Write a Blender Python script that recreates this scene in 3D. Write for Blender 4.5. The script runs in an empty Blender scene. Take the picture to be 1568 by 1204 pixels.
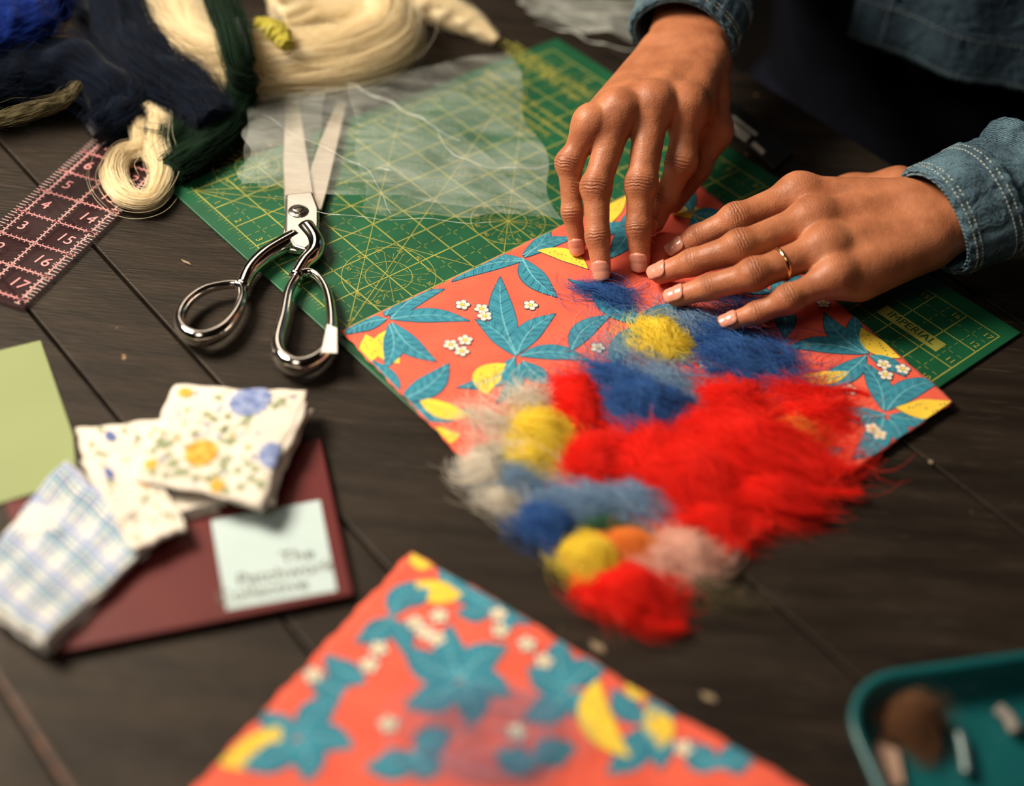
import bpy, bmesh, math, random
import numpy as np
from mathutils import Vector, Matrix, noise as mnoise
random.seed(3); np.random.seed(3)
T=0.75; H=0.60; F=2250.0
pit=math.radians(43); rol=math.radians(5)
sp,cp=math.sin(pit),math.cos(pit); sr,cr=math.sin(rol),math.cos(rol)
def P(x,y,z=0.0):
    dx=x-784.0; dy=y-602.0
    a=dx*cr+dy*sr; b=dy*cr-dx*sr
    k=(H-z)/(F*sp+cp*b)
    return np.array([k*a,k*(F*cp-sp*b),T+z])
S=bpy.context.scene
COL=S.collection
def nrm(v):
    v=np.array(v,float); return v/np.linalg.norm(v)
# ---------------- camera
fv=np.array([0,cp,-sp]); r0=np.array([1,0,0.]); u0=np.array([0,sp,cp])
rv=cr*r0+sr*u0; uv=-sr*r0+cr*u0
cd=bpy.data.cameras.new('camera'); cam=bpy.data.objects.new('camera',cd); COL.objects.link(cam)
m=Matrix(((rv[0],uv[0],-fv[0],0),(rv[1],uv[1],-fv[1],0),(rv[2],uv[2],-fv[2],T+H),(0,0,0,1)))
cam.matrix_world=m
cd.sensor_width=36; cd.sensor_fit='HORIZONTAL'; cd.lens=36*F/1568.0; cd.clip_start=0.02
cd.dof.use_dof=True; cd.dof.focus_distance=0.955; cd.dof.aperture_fstop=1.9
S.camera=cam
try:
    S.view_settings.view_transform='Standard'; S.view_settings.look='None'
except Exception as e: print(e)

# ---------------- helpers
def empty(name,parent=None,loc=None):
    o=bpy.data.objects.new(name,None); COL.objects.link(o); o.empty_display_size=.02
    if parent: o.parent=parent
    return o
def mk(name,V,Fc,mats,mi=None,parent=None,smooth=True):
    me=bpy.data.meshes.new(name)
    me.from_pydata([tuple(map(float,v)) for v in V],[],[tuple(map(int,f)) for f in Fc])
    if not isinstance(mats,(list,tuple)): mats=[mats]
    for a in mats: me.materials.append(a)
    if mi is not None: me.polygons.foreach_set('material_index',np.array(mi,dtype=np.int32))
    me.polygons.foreach_set('use_smooth',[smooth]*len(me.polygons))
    me.update()
    o=bpy.data.objects.new(name,me); COL.objects.link(o)
    if parent: o.parent=parent
    return o
def recalc(o):
    bm=bmesh.new(); bm.from_mesh(o.data); bmesh.ops.recalc_face_normals(bm,faces=bm.faces); bm.to_mesh(o.data); bm.free()
def M(name,c1,c2=None,scale=40,rough=.6,metal=0,bump=0,bscale=300,sheen=0,det=4,stretch=None,spec=.5,sss=0,coat=0,nlo=.35,nhi=.65):
    mt=bpy.data.materials.new(name); mt.use_nodes=True; nt=mt.node_tree; N=nt.nodes; L=nt.links
    b=N['Principled BSDF']
    b.inputs['Roughness'].default_value=rough; b.inputs['Metallic'].default_value=metal
    b.inputs['Specular IOR Level'].default_value=spec
    b.inputs['Coat Weight'].default_value=coat
    if sheen: b.inputs['Sheen Weight'].default_value=sheen
    tc=N.new('ShaderNodeTexCoord'); mp=N.new('ShaderNodeMapping'); L.new(tc.outputs['Object'],mp.inputs['Vector'])
    if stretch:
        mp.inputs['Rotation'].default_value=(0,0,stretch[0]); mp.inputs['Scale'].default_value=stretch[1]
    if c2 is None: c2=tuple(x*.85 for x in c1)
    nz=N.new('ShaderNodeTexNoise'); nz.inputs['Scale'].default_value=scale; nz.inputs['Detail'].default_value=det
    L.new(mp.outputs[0],nz.inputs['Vector'])
    rp=N.new('ShaderNodeValToRGB'); rp.color_ramp.elements[0].position=nlo; rp.color_ramp.elements[1].position=nhi
    rp.color_ramp.elements[0].color=(*c2,1); rp.color_ramp.elements[1].color=(*c1,1)
    L.new(nz.outputs['Fac'],rp.inputs[0]); L.new(rp.outputs[0],b.inputs['Base Color'])
    if bump:
        n2=N.new('ShaderNodeTexNoise'); n2.inputs['Scale'].default_value=bscale; n2.inputs['Detail'].default_value=3
        L.new(mp.outputs[0],n2.inputs['Vector'])
        bp=N.new('ShaderNodeBump'); bp.inputs['Strength'].default_value=bump; bp.inputs['Distance'].default_value=.001
        L.new(n2.outputs['Fac'],bp.inputs['Height']); L.new(bp.outputs[0],b.inputs['Normal'])
    return mt
def wool_mat(name,c1,c2):
    mt=bpy.data.materials.new(name); mt.use_nodes=True; nt=mt.node_tree; N=nt.nodes; L=nt.links
    b=N['Principled BSDF']; b.inputs['Roughness'].default_value=.95; b.inputs['Specular IOR Level'].default_value=.10
    b.inputs['Sheen Weight'].default_value=.10
    hi=N.new('ShaderNodeHairInfo'); tc=N.new('ShaderNodeTexCoord'); nz=N.new('ShaderNodeTexNoise'); nz.inputs['Scale'].default_value=90
    L.new(tc.outputs['Object'],nz.inputs['Vector'])
    ad=N.new('ShaderNodeMath'); ad.operation='ADD'; L.new(hi.outputs['Random'],ad.inputs[0]); L.new(nz.outputs['Fac'],ad.inputs[1])
    ml=N.new('ShaderNodeMath'); ml.operation='MULTIPLY'; ml.inputs[1].default_value=.6; L.new(ad.outputs[0],ml.inputs[0])
    mx=N.new('ShaderNodeMix'); mx.data_type='RGBA'; mx.inputs[6].default_value=(*c1,1); mx.inputs[7].default_value=(*c2,1)
    L.new(ml.outputs[0],mx.inputs[0]); L.new(mx.outputs[2],b.inputs['Base Color'])
    tr=N.new('ShaderNodeBsdfTranslucent'); L.new(mx.outputs[2],tr.inputs['Color'])
    ms=N.new('ShaderNodeMixShader'); ms.inputs[0].default_value=.3
    L.new(b.outputs[0],ms.inputs[1]); L.new(tr.outputs[0],ms.inputs[2]); L.new(ms.outputs[0],N['Material Output'].inputs['Surface'])
    return mt
_sn={}
def sn(x,y,f,seed=0):
    if seed not in _sn:
        r=np.random.RandomState(seed); _sn[seed]=(r.rand(5)*6.28,r.rand(5)*6.28,.6+r.rand(5)*.9)
    A,ph,fr=_sn[seed]; s=0
    for i in range(5): s=s+np.sin(f*fr[i]*(x*math.cos(A[i])+y*math.sin(A[i]))+ph[i])
    return s/3.0
def catmull(pts,n):
    pts=np.array(pts,float); k=len(pts)
    q=np.vstack([2*pts[0]-pts[1],pts,2*pts[-1]-pts[-2]]); out=[]
    for s in np.linspace(0,k-1-1e-6,n):
        i=int(s); t=s-i; a,b,c,d=q[i],q[i+1],q[i+2],q[i+3]
        out.append(.5*((2*b)+(c-a)*t+(2*a-5*b+4*c-d)*t*t+(3*b-a-3*c+d)*t**3))
    return np.array(out)
def catmull_closed(pts,n):
    pts=np.array(pts,float); k=len(pts); out=[]
    for s in np.linspace(0,k,n,endpoint=False):
        i=int(s); t=s-i; a,b,c,d=[pts[(i+j)%k] for j in (-1,0,1,2)]
        out.append(.5*((2*b)+(c-a)*t+(2*a-5*b+4*c-d)*t*t+(3*b-a-3*c+d)*t**3))
    return np.array(out)
def frames(C,closed=False,up=(0,0,1)):
    n=len(C)
    if closed: Tn=np.roll(C,-1,0)-np.roll(C,1,0)
    else: Tn=np.gradient(C,axis=0)
    Tn=Tn/np.linalg.norm(Tn,axis=1)[:,None]
    u=np.array(up,float); A=[];B=[]
    for t in Tn:
        s=np.cross(t,u); 
        if np.linalg.norm(s)<.05: s=A[-1] if A else np.array([1,0,0.])
        s=nrm(s-t*np.dot(s,t)); A.append(s); B.append(np.cross(s,t))
    return Tn,np.array(A),np.array(B)
def tube(C,R,seg=16,closed=False,caps=True,sx=1,sz=1,disp=None,up=(0,0,1)):
    C=np.array(C); n=len(C); R=np.array(R)*np.ones(n)
    Tn,A,B=frames(C,closed,up); V=[];Fc=[]
    for i in range(n):
        for j in range(seg):
            an=2*math.pi*j/seg; r=R[i]
            if disp is not None: r=r+disp(i/(n-1),an)
            V.append(C[i]+A[i]*r*sx*math.cos(an)+B[i]*r*sz*math.sin(an))
    m=n if closed else n-1
    for i in range(m):
        for j in range(seg):
            a=i*seg+j; b=i*seg+(j+1)%seg; i2=(i+1)%n; c=i2*seg+(j+1)%seg; d=i2*seg+j
            Fc.append((a,d,c,b))
    if caps and not closed:
        V.append(C[0]);V.append(C[-1]); k=n*seg
        for j in range(seg):
            Fc.append((k,j,(j+1)%seg)); Fc.append((k+1,(n-1)*seg+(j+1)%seg,(n-1)*seg+j))
    return V,Fc
class Acc:
    def __init__(s): s.V=[];s.F=[];s.m=[]
    def add(s,V,Fc,m=0):
        o=len(s.V); s.V+=list(V); s.F+=[tuple(i+o for i in f) for f in Fc]; s.m+=[m]*len(Fc)
    def obj(s,name,mats,parent=None,smooth=True): return mk(name,s.V,s.F,mats,s.m,parent,smooth)
def box(c,ax,ay,az):
    c=np.array(c);ax=np.array(ax);ay=np.array(ay);az=np.array(az)
    V=[c+i*ax+j*ay+k*az for k in(-1,1) for j in(-1,1) for i in(-1,1)]
    return V,[(0,2,3,1),(4,5,7,6),(0,1,5,4),(2,6,7,3),(0,4,6,2),(1,3,7,5)]
def bevel(o,w,s=2):
    b=o.modifiers.new('bevel','BEVEL'); b.width=w; b.segments=s; b.limit_method='ANGLE'
def prism(px,z0,z1,conv=True):
    A=[P(x,y,(z0+z1)/2) for x,y in px]; n=len(A)
    ar=sum(A[i][0]*A[(i+1)%n][1]-A[(i+1)%n][0]*A[i][1] for i in range(n))
    if ar<0: A=A[::-1]
    V=[(a[0],a[1],T+z0) for a in A]+[(a[0],a[1],T+z1) for a in A]
    Fc=[tuple(range(n-1,-1,-1)),tuple(range(n,2*n))]+[(i,(i+1)%n,n+(i+1)%n,n+i) for i in range(n)]
    return V,Fc

# ---------------- decals (printed pattern, follows the cloth)
class Print(Acc):
    def __init__(s,mp): super().__init__(); s.mp=mp
    def strip(s,cl,hw,m,off,nc=3):
        cl=np.array(cl); n=len(cl); hw=np.array(hw)*np.ones(n)
        tg=np.gradient(cl,axis=0); tg/= (np.linalg.norm(tg,axis=1)[:,None]+1e-12); nn=np.stack([-tg[:,1],tg[:,0]],1)
        V=[];Fc=[]
        for i in range(n):
            for j in range(nc):
                q=cl[i]+nn[i]*hw[i]*(1-2*j/(nc-1)); V.append(s.mp(q[0],q[1],off))
        for i in range(n-1):
            for j in range(nc-1):
                a=i*nc+j; Fc.append((a,a+1,a+nc+1,a+nc))
        s.add(V,Fc,m)
    def leaf(s,b,t,hw,bend=0,mleaf=0,mdark=1,mvein=2,fat=.9,veins=True,off=.0002,dots=False,outline=.0005):
        b=np.array(b[:2]);t=np.array(t[:2]); d=t-b; L=np.linalg.norm(d); d/=L; nn=np.array([-d[1],d[0]])
        ss=np.linspace(0,1,15); cl=np.array([b+d*L*x+nn*bend*L*math.sin(math.pi*x) for x in ss])
        pr=np.sin(math.pi*ss**fat)**.95
        pr[0]=pr[-1]=0
        cl2=cl.copy(); cl2[0]-=d*outline; cl2[-1]+=d*outline*1.5
        s.strip(cl2,hw*pr+outline,mdark,off,5); s.strip(cl,hw*pr,mleaf,off+.00012,5)
        if veins:
            s.strip(cl[:-1],np.linspace(.00065,.0002,14)*(hw/.008),mvein,off+.00024,3)
            for k in range(2,13,1):
                for sg in(-1,1):
                    k2=min(k+1,14); tg=nrm(cl[k2]-cl[k-1]); n2=np.array([-tg[1],tg[0]])*sg
                    e=cl[k]+n2*hw*pr[k]*.8+tg*hw*.6
                    s.strip([cl[k],(cl[k]+e)/2+tg*hw*.05,e],.00014*(hw/.008),mdark if k%2 else mvein,off+.00024,2)
        if dots:
            r=random.Random(int(L*1e6))
            for k in range(3,13):
                tg=nrm(cl[min(k+1,14)]-cl[k-1]); n2=np.array([-tg[1],tg[0]])
                s.disc(cl[k]+n2*hw*pr[k]*r.uniform(-.6,.6),hw*.07,mdark,off+.00024,6)
    def disc(s,c,r,m,off,n=12,asp=1,rot=0):
        V=[s.mp(c[0],c[1],off)]
        for i in range(n):
            a=2*math.pi*i/n; x=math.cos(a)*r; y=math.sin(a)*r*asp
            V.append(s.mp(c[0]+x*math.cos(rot)-y*math.sin(rot),c[1]+x*math.sin(rot)+y*math.cos(rot),off))
        s.add(V,[(0,1+i,1+(i+1)%n) for i in range(n)],m)
    def flower(s,c,r,mw,mc,md=None,off=.0003,n=5):
        a0=random.random()*6
        if md is not None:
            for i in range(n):
                a=a0+2*math.pi*i/n; s.disc((c[0]+r*.58*math.cos(a),c[1]+r*.58*math.sin(a)),r*.44,md,off-.0001)
        for i in range(n):
            a=a0+2*math.pi*i/n; s.disc((c[0]+r*.58*math.cos(a),c[1]+r*.58*math.sin(a)),r*.33,mw,off)
        s.disc(c,r*.24,mc,off+.0001)

# ================= ROOM + TABLE
nv=nrm([.745,.665,0]); lv=np.array([nv[1],-nv[0],0])   # lv: along planks
def W(d,e,z): return nv*d+lv*e+np.array([0,0,z])
def wood_table_mat():
    mt=M('dark_painted_wood',(.021,.0150,.0108),(.008,.006,.0045),scale=9,rough=.4,stretch=(-math.atan2(lv[1],lv[0]),(1,9,1)),det=8,spec=.26)
    nt=mt.node_tree;N=nt.nodes;L=nt.links;b=N['Principled BSDF']
    b.inputs['Specular Tint'].default_value=(1,.90,.80,1)
    tc=N['Texture Coordinate']
    n2=N.new('ShaderNodeTexNoise'); n2.inputs['Scale'].default_value=60; n2.inputs['Detail'].default_value=6
    mp=[x for x in N if x.type=='MAPPING'][0]
    L.new(mp.outputs[0],n2.inputs['Vector'])
    bp=N.new('ShaderNodeBump'); bp.inputs['Strength'].default_value=.6; bp.inputs['Distance'].default_value=.0012
    L.new(n2.outputs['Fac'],bp.inputs['Height']); L.new(bp.outputs[0],b.inputs['Normal'])
    rr=N.new('ShaderNodeMapRange'); rr.inputs[3].default_value=.38; rr.inputs[4].default_value=.70
    n3=N.new('ShaderNodeTexNoise'); n3.inputs['Scale'].default_value=22; n3.inputs['Detail'].default_value=6; L.new(tc.outputs['Object'],n3.inputs['Vector'])
    L.new(n3.outputs['Fac'],rr.inputs[0]); L.new(rr.outputs[0],b.inputs['Roughness'])
    n4=N.new('ShaderNodeTexNoise'); n4.inputs['Scale'].default_value=110; n4.inputs['Detail'].default_value=5; L.new(tc.outputs['Object'],n4.inputs['Vector'])
    n5=N.new('ShaderNodeTexNoise'); n5.inputs['Scale'].default_value=7; L.new(tc.outputs['Object'],n5.inputs['Vector'])
    ad=N.new('ShaderNodeMath'); ad.operation='MULTIPLY_ADD'; ad.inputs[1].default_value=.45; L.new(n5.outputs['Fac'],ad.inputs[0]); L.new(n4.outputs['Fac'],ad.inputs[2])
    gt=N.new('ShaderNodeMapRange'); gt.inputs[1].default_value=1.0; gt.inputs[2].default_value=1.03; L.new(ad.outputs[0],gt.inputs[0])
    n6=N.new('ShaderNodeTexNoise'); n6.inputs['Scale'].default_value=38; n6.inputs['Detail'].default_value=7; L.new(mp.outputs[0],n6.inputs['Vector'])
    g6=N.new('ShaderNodeMapRange'); g6.inputs[1].default_value=.58; g6.inputs[2].default_value=.75; g6.inputs[4].default_value=.5; L.new(n6.outputs['Fac'],g6.inputs[0])
    m0=N.new('ShaderNodeMix'); m0.data_type='RGBA'; m0.inputs[7].default_value=(.056,.044,.033,1)
    mx=N.new('ShaderNodeMix'); mx.data_type='RGBA'; mx.inputs[7].default_value=(.26,.16,.085,1)
    rp=[x for x in N if x.type=='VALTORGB'][0]; L.new(g6.outputs[0],m0.inputs[0]); L.new(rp.outputs[0],m0.inputs[6]); L.new(gt.outputs[0],mx.inputs[0]); L.new(m0.outputs[2],mx.inputs[6]); L.new(mx.outputs[2],b.inputs['Base Color'])
    return mt
mtab=wood_table_mat(); mleg=M('table_leg_wood',(.03,.022,.018),rough=.5)
tb=empty('worktable')
seams=[-.20,-.05,.0967,.228,.290,.4424,.594,.745,.815]
e0,e1=-1.5,.35
ac=Acc()
for a,b in zip(seams[:-1],seams[1:]):
    V,Fc=box(W((a+b)/2,(e0+e1)/2,T-.0127),nv*((b-a)/2-.0010),lv*(e1-e0)/2,np.array([0,0,.0125])); ac.add(V,Fc)
top=ac.obj('tabletop_planks',mtab,tb,False); bevel(top,.0010,2)
ac=Acc()
for d in(-.15,.76):
    for e in(e0+.06,e1-.06):
        V,Fc=box(W(d,e,(T-.025)/2),nv*.03,lv*.03,np.array([0,0,(T-.025)/2])); ac.add(V,Fc)
for d in(-.15,.76):
    V,Fc=box(W(d,(e0+e1)/2,T-.065),nv*.012,lv*((e1-e0)/2-.09),np.array([0,0,.04])); ac.add(V,Fc)
V,Fc=box(W((seams[0]+seams[-1])/2,(e0+e1)/2,T-.0288),nv*((seams[-1]-seams[0])/2-.01),lv*((e1-e0)/2-.02),np.array([0,0,.0034])); ac.add(V,Fc)
o=ac.obj('legs_and_apron',mleg,tb,False); bevel(o,.003)
ac=Acc(); mworn=M('worn_bare_wood',(.14,.05,.02),(.025,.013,.008),scale=120,rough=.6)
V,Fc=box(W(.0985,-.62,T-.0001),nv*.0013,lv*.42,np.array([0,0,.0002])); ac.add(V,Fc)
ac.obj('worn_edge',mworn,tb,False)
mfl=M('floor_boards_dark',(.02,.017,.016),(.010,.009,.008),scale=5,rough=.8)
mwl=M('wall_plaster',(.16,.14,.12),scale=3,rough=.9)
mcl=M('ceiling_paint',(.30,.27,.24),scale=3,rough=.9)
def slabbox(name,x0,x1,y0,y1,z0,z1,mt):
    V,Fc=box(((x0+x1)/2,(y0+y1)/2,(z0+z1)/2),((x1-x0)/2,0,0),(0,(y1-y0)/2,0),(0,0,(z1-z0)/2)); return mk(name,V,Fc,mt,None,None,False)
slabbox('floor',-2.6,2.8,-2,3.6,-.1,0,mfl); slabbox('ceiling',-2.6,2.8,-2,3.6,2.8,2.9,mcl)
slabbox('wall_back',-2.6,2.8,3.6,3.7,0,2.8,mwl); slabbox('wall_front',-2.6,2.8,-2.1,-2,0,2.8,mwl)
slabbox('wall_left',-2.7,-2.6,-2,3.6,0,2.8,mwl); slabbox('wall_right',2.8,2.9,-2,3.6,0,2.8,mwl)

# ================= CUTTING MAT
A_=nrm([.695,-.719,0]); B_=np.array([-A_[1],A_[0],0]); C0=P(258,292,0)
IN=.0254
mat_e=empty('cutting_mat')
mgreen=M('mat_green_vinyl',(.008,.095,.040),(.006,.070,.030),scale=30,rough=.45,bump=.15,bscale=900,spec=.4)
myel=M('mat_yellow_ink',(.40,.38,.07),(.27,.28,.05),scale=60,rough=.5)
LA,LB=17.75,14.1
def MP(a,b,z=.0021): return C0+A_*a*IN+B_*b*IN+np.array([0,0,z])
V,Fc=box(MP(LA/2,LB/2,.00105),A_*LA/2*IN,B_*LB/2*IN,np.array([0,0,.00095]))
o=mk('mat_base',V,Fc,mgreen,None,mat_e,False); bevel(o,.0006)
ac=Acc()
def mline(p,q,w,z=.0021):
    p=np.array(p,float);q=np.array(q,float); d=q-p; d/=np.linalg.norm(d); n=np.array([-d[1],d[0]])*w/2/IN
    ac.add([MP(*(p+n),z),MP(*(q+n),z),MP(*(q-n),z),MP(*(p-n),z)],[(0,3,2,1)])
O=.5
for i in range(0,18):
    mline((O+i,O),(O+i,13.5),.0008)
    if i<17:
        for s in range(0,52): mline((O+i+.5,O+s*.25+.03),(O+i+.5,O+s*.25+.17),.0003)
for j in range(0,14):
    mline((O,O+j),(O+17,O+j),.0008)
    if j<13:
        for s in range(0,68): mline((O+s*.25+.03,O+j+.5),(O+s*.25+.17,O+j+.5),.0003)
for i in range(0,137):
    L_=.22 if i%4==0 else .12
    mline((O+i/8,O),(O+i/8,O-L_),.00025)
for i in range(0,104): 
    L_=.22 if i%4==0 else .12
    mline((O,O+i/8),(O-L_,O+i/8),.00025)
def clipl(p,ang):
    d=np.array([math.cos(ang),math.sin(ang)]); lo=-99;hi=99
    for k in(0,1):
        mn,mx=(O,O+17) if k==0 else (O,O+13)
        if abs(d[k])<1e-6: continue
        t1=(mn-p[k])/d[k];t2=(mx-p[k])/d[k]; lo=max(lo,min(t1,t2)); hi=min(hi,max(t1,t2))
    return np.array(p)+d*lo,np.array(p)+d*hi
for p,ans in (((O,O),(45,30,60)),((O+7,O),(45,60,120,135)),((O+12,O),(45,60,135))):
    for a in ans:
        q=clipl(p,math.radians(a)); mline(q[0],q[1],.0005,.00215)
def mcirc(c,r,w=.00045):
    n=64
    for i in range(n):
        a=2*math.pi*i/n;b=2*math.pi*(i+1)/n
        mline((c[0]+r*math.cos(a),c[1]+r*math.sin(a)),(c[0]+r*math.cos(b),c[1]+r*math.sin(b)),w,.00215)
def tomat(x,y):
    d=P(x,y,.002)-C0; return (d@A_/IN,d@B_/IN)
def mtext(s,a,b,size,parent=mat_e,mt=myel,X=A_,pos=None,z=.0023,nm='number'):
    cu=bpy.data.curves.new(nm,'FONT'); cu.body=s; cu.size=size; cu.align_x='CENTER'; cu.align_y='CENTER'
    cu.materials.append(mt)
    o=bpy.data.objects.new(nm,cu); COL.objects.link(o); o.parent=parent
    X=np.array(X); Y=np.array([-X[1],X[0],0])
    p=MP(a,b,z) if pos is None else pos
    o.matrix_world=Matrix(((X[0],Y[0],0,p[0]),(X[1],Y[1],0,p[1]),(0,0,1,p[2]),(0,0,0,1)))
    return o
for (x,y,r) in ((597,425,1.2),(372,262,1.2),(770,322,1.0)):
    c=tomat(x,y); c=(round(c[0]-O)+O,round(c[1]-O)+O)
    for k,rr in enumerate((r,r*.5)): mcirc(c,rr)
    for q in range(24):
        a=q*math.pi/12; mline((c[0]+(.6*r if q%2 else .12)*math.cos(a),c[1]+(.6*r if q%2 else .12)*math.sin(a)),(c[0]+r*.8*math.cos(a),c[1]+r*.8*math.sin(a)),.0003,.00215)
    for q in range(12):
        a=q*math.pi/6+.13; mtext(str((q*30)%90 or 90),c[0]+(r-.13)*math.cos(a),c[1]+(r-.13)*math.sin(a),.0042)
for i in range(1,18):
    mtext(str(i),O+i-.18,O+.2,.0068); mtext(str(i),O+i-.18,O+12.75,.0068)
for j in range(1,13):
    mtext(str(j),O+.2,O+j+.2,.0068); mtext(str(j),O+16.8,O+j+.2,.0068)
def notice(x,y,lines,size,X=A_):
    c=tomat(x,y)
    for i,l in enumerate(lines): mtext(l,c[0],c[1]-i*size*1.25/IN,size,nm='printed_notice')
notice(800,88,['CUTTING MAT'],.014)
notice(862,118,['SELF HEALING DOUBLE SIDED','rotate and flip for longer wear'],.009)
notice(815,158,['WARNING keep flat away from heat','do not fold or leave in direct sun','use with rotary cutter only','clean with a damp cloth'],.0075)
c=tomat(1395,503)
ac.add([MP(c[0]-.95,c[1]-.22,.0022),MP(c[0]+.95,c[1]-.22,.0022),MP(c[0]+.95,c[1]+.22,.0022),MP(c[0]-.95,c[1]+.22,.0022)],[(0,1,2,3)])
mtext('IMPERIAL',c[0],c[1],.0092,mt=mgreen,z=.0026,nm='printed_word')
ac.obj('printed_grid',myel,mat_e,False)

# ================= PRINTED FABRIC
mcoral=M('coral_cotton',(.80,.118,.066),(.72,.095,.052),scale=60,rough=.85,bump=.3,bscale=1800,sheen=.05)
mteal=M('leaf_teal_ink',(.028,.25,.35),(.020,.19,.28),scale=90,rough=.85)
mdk=M('leaf_outline_ink',(.012,.06,.13),rough=.85)
mvn=M('leaf_vein_ink',(.14,.46,.56),rough=.85)
mlem=M('lemon_yellow_ink',(.88,.62,.05),(.78,.52,.04),scale=120,rough=.85)
mwht=M('blossom_cream_ink',(.80,.73,.60),rough=.85)
mgrn=M('stem_green_ink',(.16,.26,.08),rough=.85)
FM=[mteal,mdk,mvn,mlem,mwht,mgrn]
def fabric(name,corn,zb,amp,fr,seed,leaves,lemons,flowers,ws=.84):
    e=empty(name)
    c=[p[:2] for p in corn]
    def zf(x,y): return T+zb+amp*(1+sn(x,y,fr,seed)*.45+sn(x,y,fr*2.3,seed+1)*.14)*.8
    cx=sum(c)/4
    def clampq(x,y):
        q=np.array([x,y])
        for i in range(4):
            a=c[i];b=c[(i+1)%4]; d=b-a; d=d/np.linalg.norm(d); n=np.array([-d[1],d[0]])
            if (cx-a)@n<0: n=-n
            s=(q-a)@n-.0006
            if s<0: q=q-n*s
        return q
    N=110; V=[];Fc=[]
    for i in range(N+1):
        for j in range(N+1):
            u=i/N;v=j/N
            uu=u+(.0016*math.sin(v*61+seed)+.0012*math.sin(v*143))*(1 if u in(0,1) else 0); vv=v+(.0016*math.sin(u*57+seed)+.0012*math.sin(u*151))*(1 if v in(0,1) else 0)
            p=(1-uu)*(1-vv)*c[0]+uu*(1-vv)*c[1]+uu*vv*c[2]+(1-uu)*vv*c[3]
            V.append((p[0],p[1],zf(p[0],p[1])))
    for i in range(N):
        for j in range(N):
            a=i*(N+1)+j; Fc.append((a,a+N+1,a+N+2,a+1))
    o=mk('cloth',V,Fc,mcoral,None,e); s=o.modifiers.new('t','SOLIDIFY'); s.thickness=.0004; s.offset=-1 
    if o.data.polygons[0].normal.z<0: o.data.flip_normals()
    def mp(x,y,off):
        q=clampq(x,y); return np.array([q[0],q[1],zf(q[0],q[1])+off])
    pr=Print(mp)
    k=0
    for L in leaves:
        b=P(L[0],L[1],zb)[:2];t=P(L[2],L[3],zb)[:2]; k+=1
        pr.leaf(b,t,L[4]*ws/1000,L[5] if len(L)>5 else .06,off=.0001+(k%7)*.00004)
    for L in lemons:
        b=P(L[0],L[1],zb)[:2];t=P(L[2],L[3],zb)[:2]; k+=1
        pr.leaf(b,t,L[4]*.95/1000,L[5] if len(L)>5 else .15,mleaf=3,mdark=1,veins=False,dots=True,fat=1,off=.00015+(k%7)*.00004,outline=.0003)
    for x,y in flowers:
        q=P(x,y,zb)[:2]; pr.flower(q,.0052,4,3,1,off=.0006)
    p=pr.obj('printed_leaves_and_lemons',FM,e,False)
    return e,zf
corn1=[P(522,510,.003),P(955,960,.003),P(1460,618,.003),P(1045,262,.003)]
leaves1=[(800,403,693,434,8,-.12),(800,400,735,392,6,.1),(800,400,852,458,10,-.08),(803,398,880,368,7,.12),(800,395,840,352,6,-.1),(885,380,975,345,8,.1),
(790,545,766,428,10,.05),(790,548,728,492,9,-.1),(792,545,850,484,9,.1),(795,548,902,556,8,.14),(788,550,700,596,8,.16),(800,556,850,590,8,-.1),(795,560,760,620,6,.1),
(598,492,680,446,8,.12),(600,492,718,494,8,.1),(600,497,668,556,9,-.1),(596,500,590,566,8,.1),(592,492,528,515,8,-.1),(590,487,620,462,6,.1),
(610,617,686,560,10,-.1),(612,620,728,634,9,-.1),(606,614,560,552,7,-.1),(612,625,640,655,7,.1),
(875,540,935,486,8,.12),(985,500,905,440,9,.1),(985,500,870,432,6,-.1),(985,505,1050,470,9,.1),(985,500,940,570,8,-.1),(990,505,1050,560,8,.1),
(1325,545,1205,535,9,-.12),(1325,545,1262,482,9,.1),(1325,548,1235,592,9,.1),(1328,545,1310,485,7,.1),(1330,548,1385,580,7,.1),
(1355,638,1280,630,9,.12),(1352,632,1318,556,9,-.1),(1357,632,1445,585,9,.12),(1360,640,1440,640,8,-.1),(1352,642,1305,705,9,.1),(1360,645,1380,685,8,.1),
(1180,450,1110,420,9,.1),(1180,450,1250,430,9,.1),(1180,452,1200,520,9,.1),(1060,330,1010,300,9,.1),(1060,330,1120,340,9,.1),(1060,332,1070,390,9,.1),(1060,328,1060,285,7,.1),
(960,330,930,400,9,.1),(1120,640,1040,610,9,.1),(1120,640,1180,590,9,.1),(1120,645,1090,720,9,.1),(1120,645,1200,690,9,.1),
(800,690,730,700,9,.1),(800,690,860,650,9,.1),(800,692,810,770,9,.1),(960,800,900,760,9,.1),(960,800,1010,860,9,.1),(960,800,880,850,9,.1),(1220,720,1160,760,9,.1),(1225,720,1290,690,8,.1),(820,800,770,760,8,.1)]
lemons1=[(822,388,900,416,7),(600,505,612,560,9,-.18),(560,515,560,560,7,.1),(640,610,724,640,7,-.1),(775,560,745,608,9,-.2),(1318,505,1378,552,8,-.15),(1215,580,1300,572,6,-.1),(1370,628,1455,618,9,-.12),(1180,650,1250,680,9,.1),(1000,320,1090,340,9,.1),(930,350,960,300,8,.1),(1240,715,1195,690,7),(640,660,705,668,8,-.15),(920,600,960,640,9)]
flowers1=[(708,470),(742,487),(737,476),(690,531),(707,541),(712,524),(812,471),(915,536),(1355,578),(1381,569),(1352,562),(1345,668),(1335,660),(1260,468),(1080,560),(880,630),(1000,700),(1300,600),(1100,385),(1275,735),(1288,722)]
fab1,zf1=fabric('lemon_print_fabric',corn1,.0031,.0014,22,5,leaves1,lemons1,flowers1)
c_t=P(630,850,.001); dl=nrm(P(320,1190,.001)-c_t); dr=nrm(P(1190,1190,.001)-c_t); sz=.30
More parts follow.
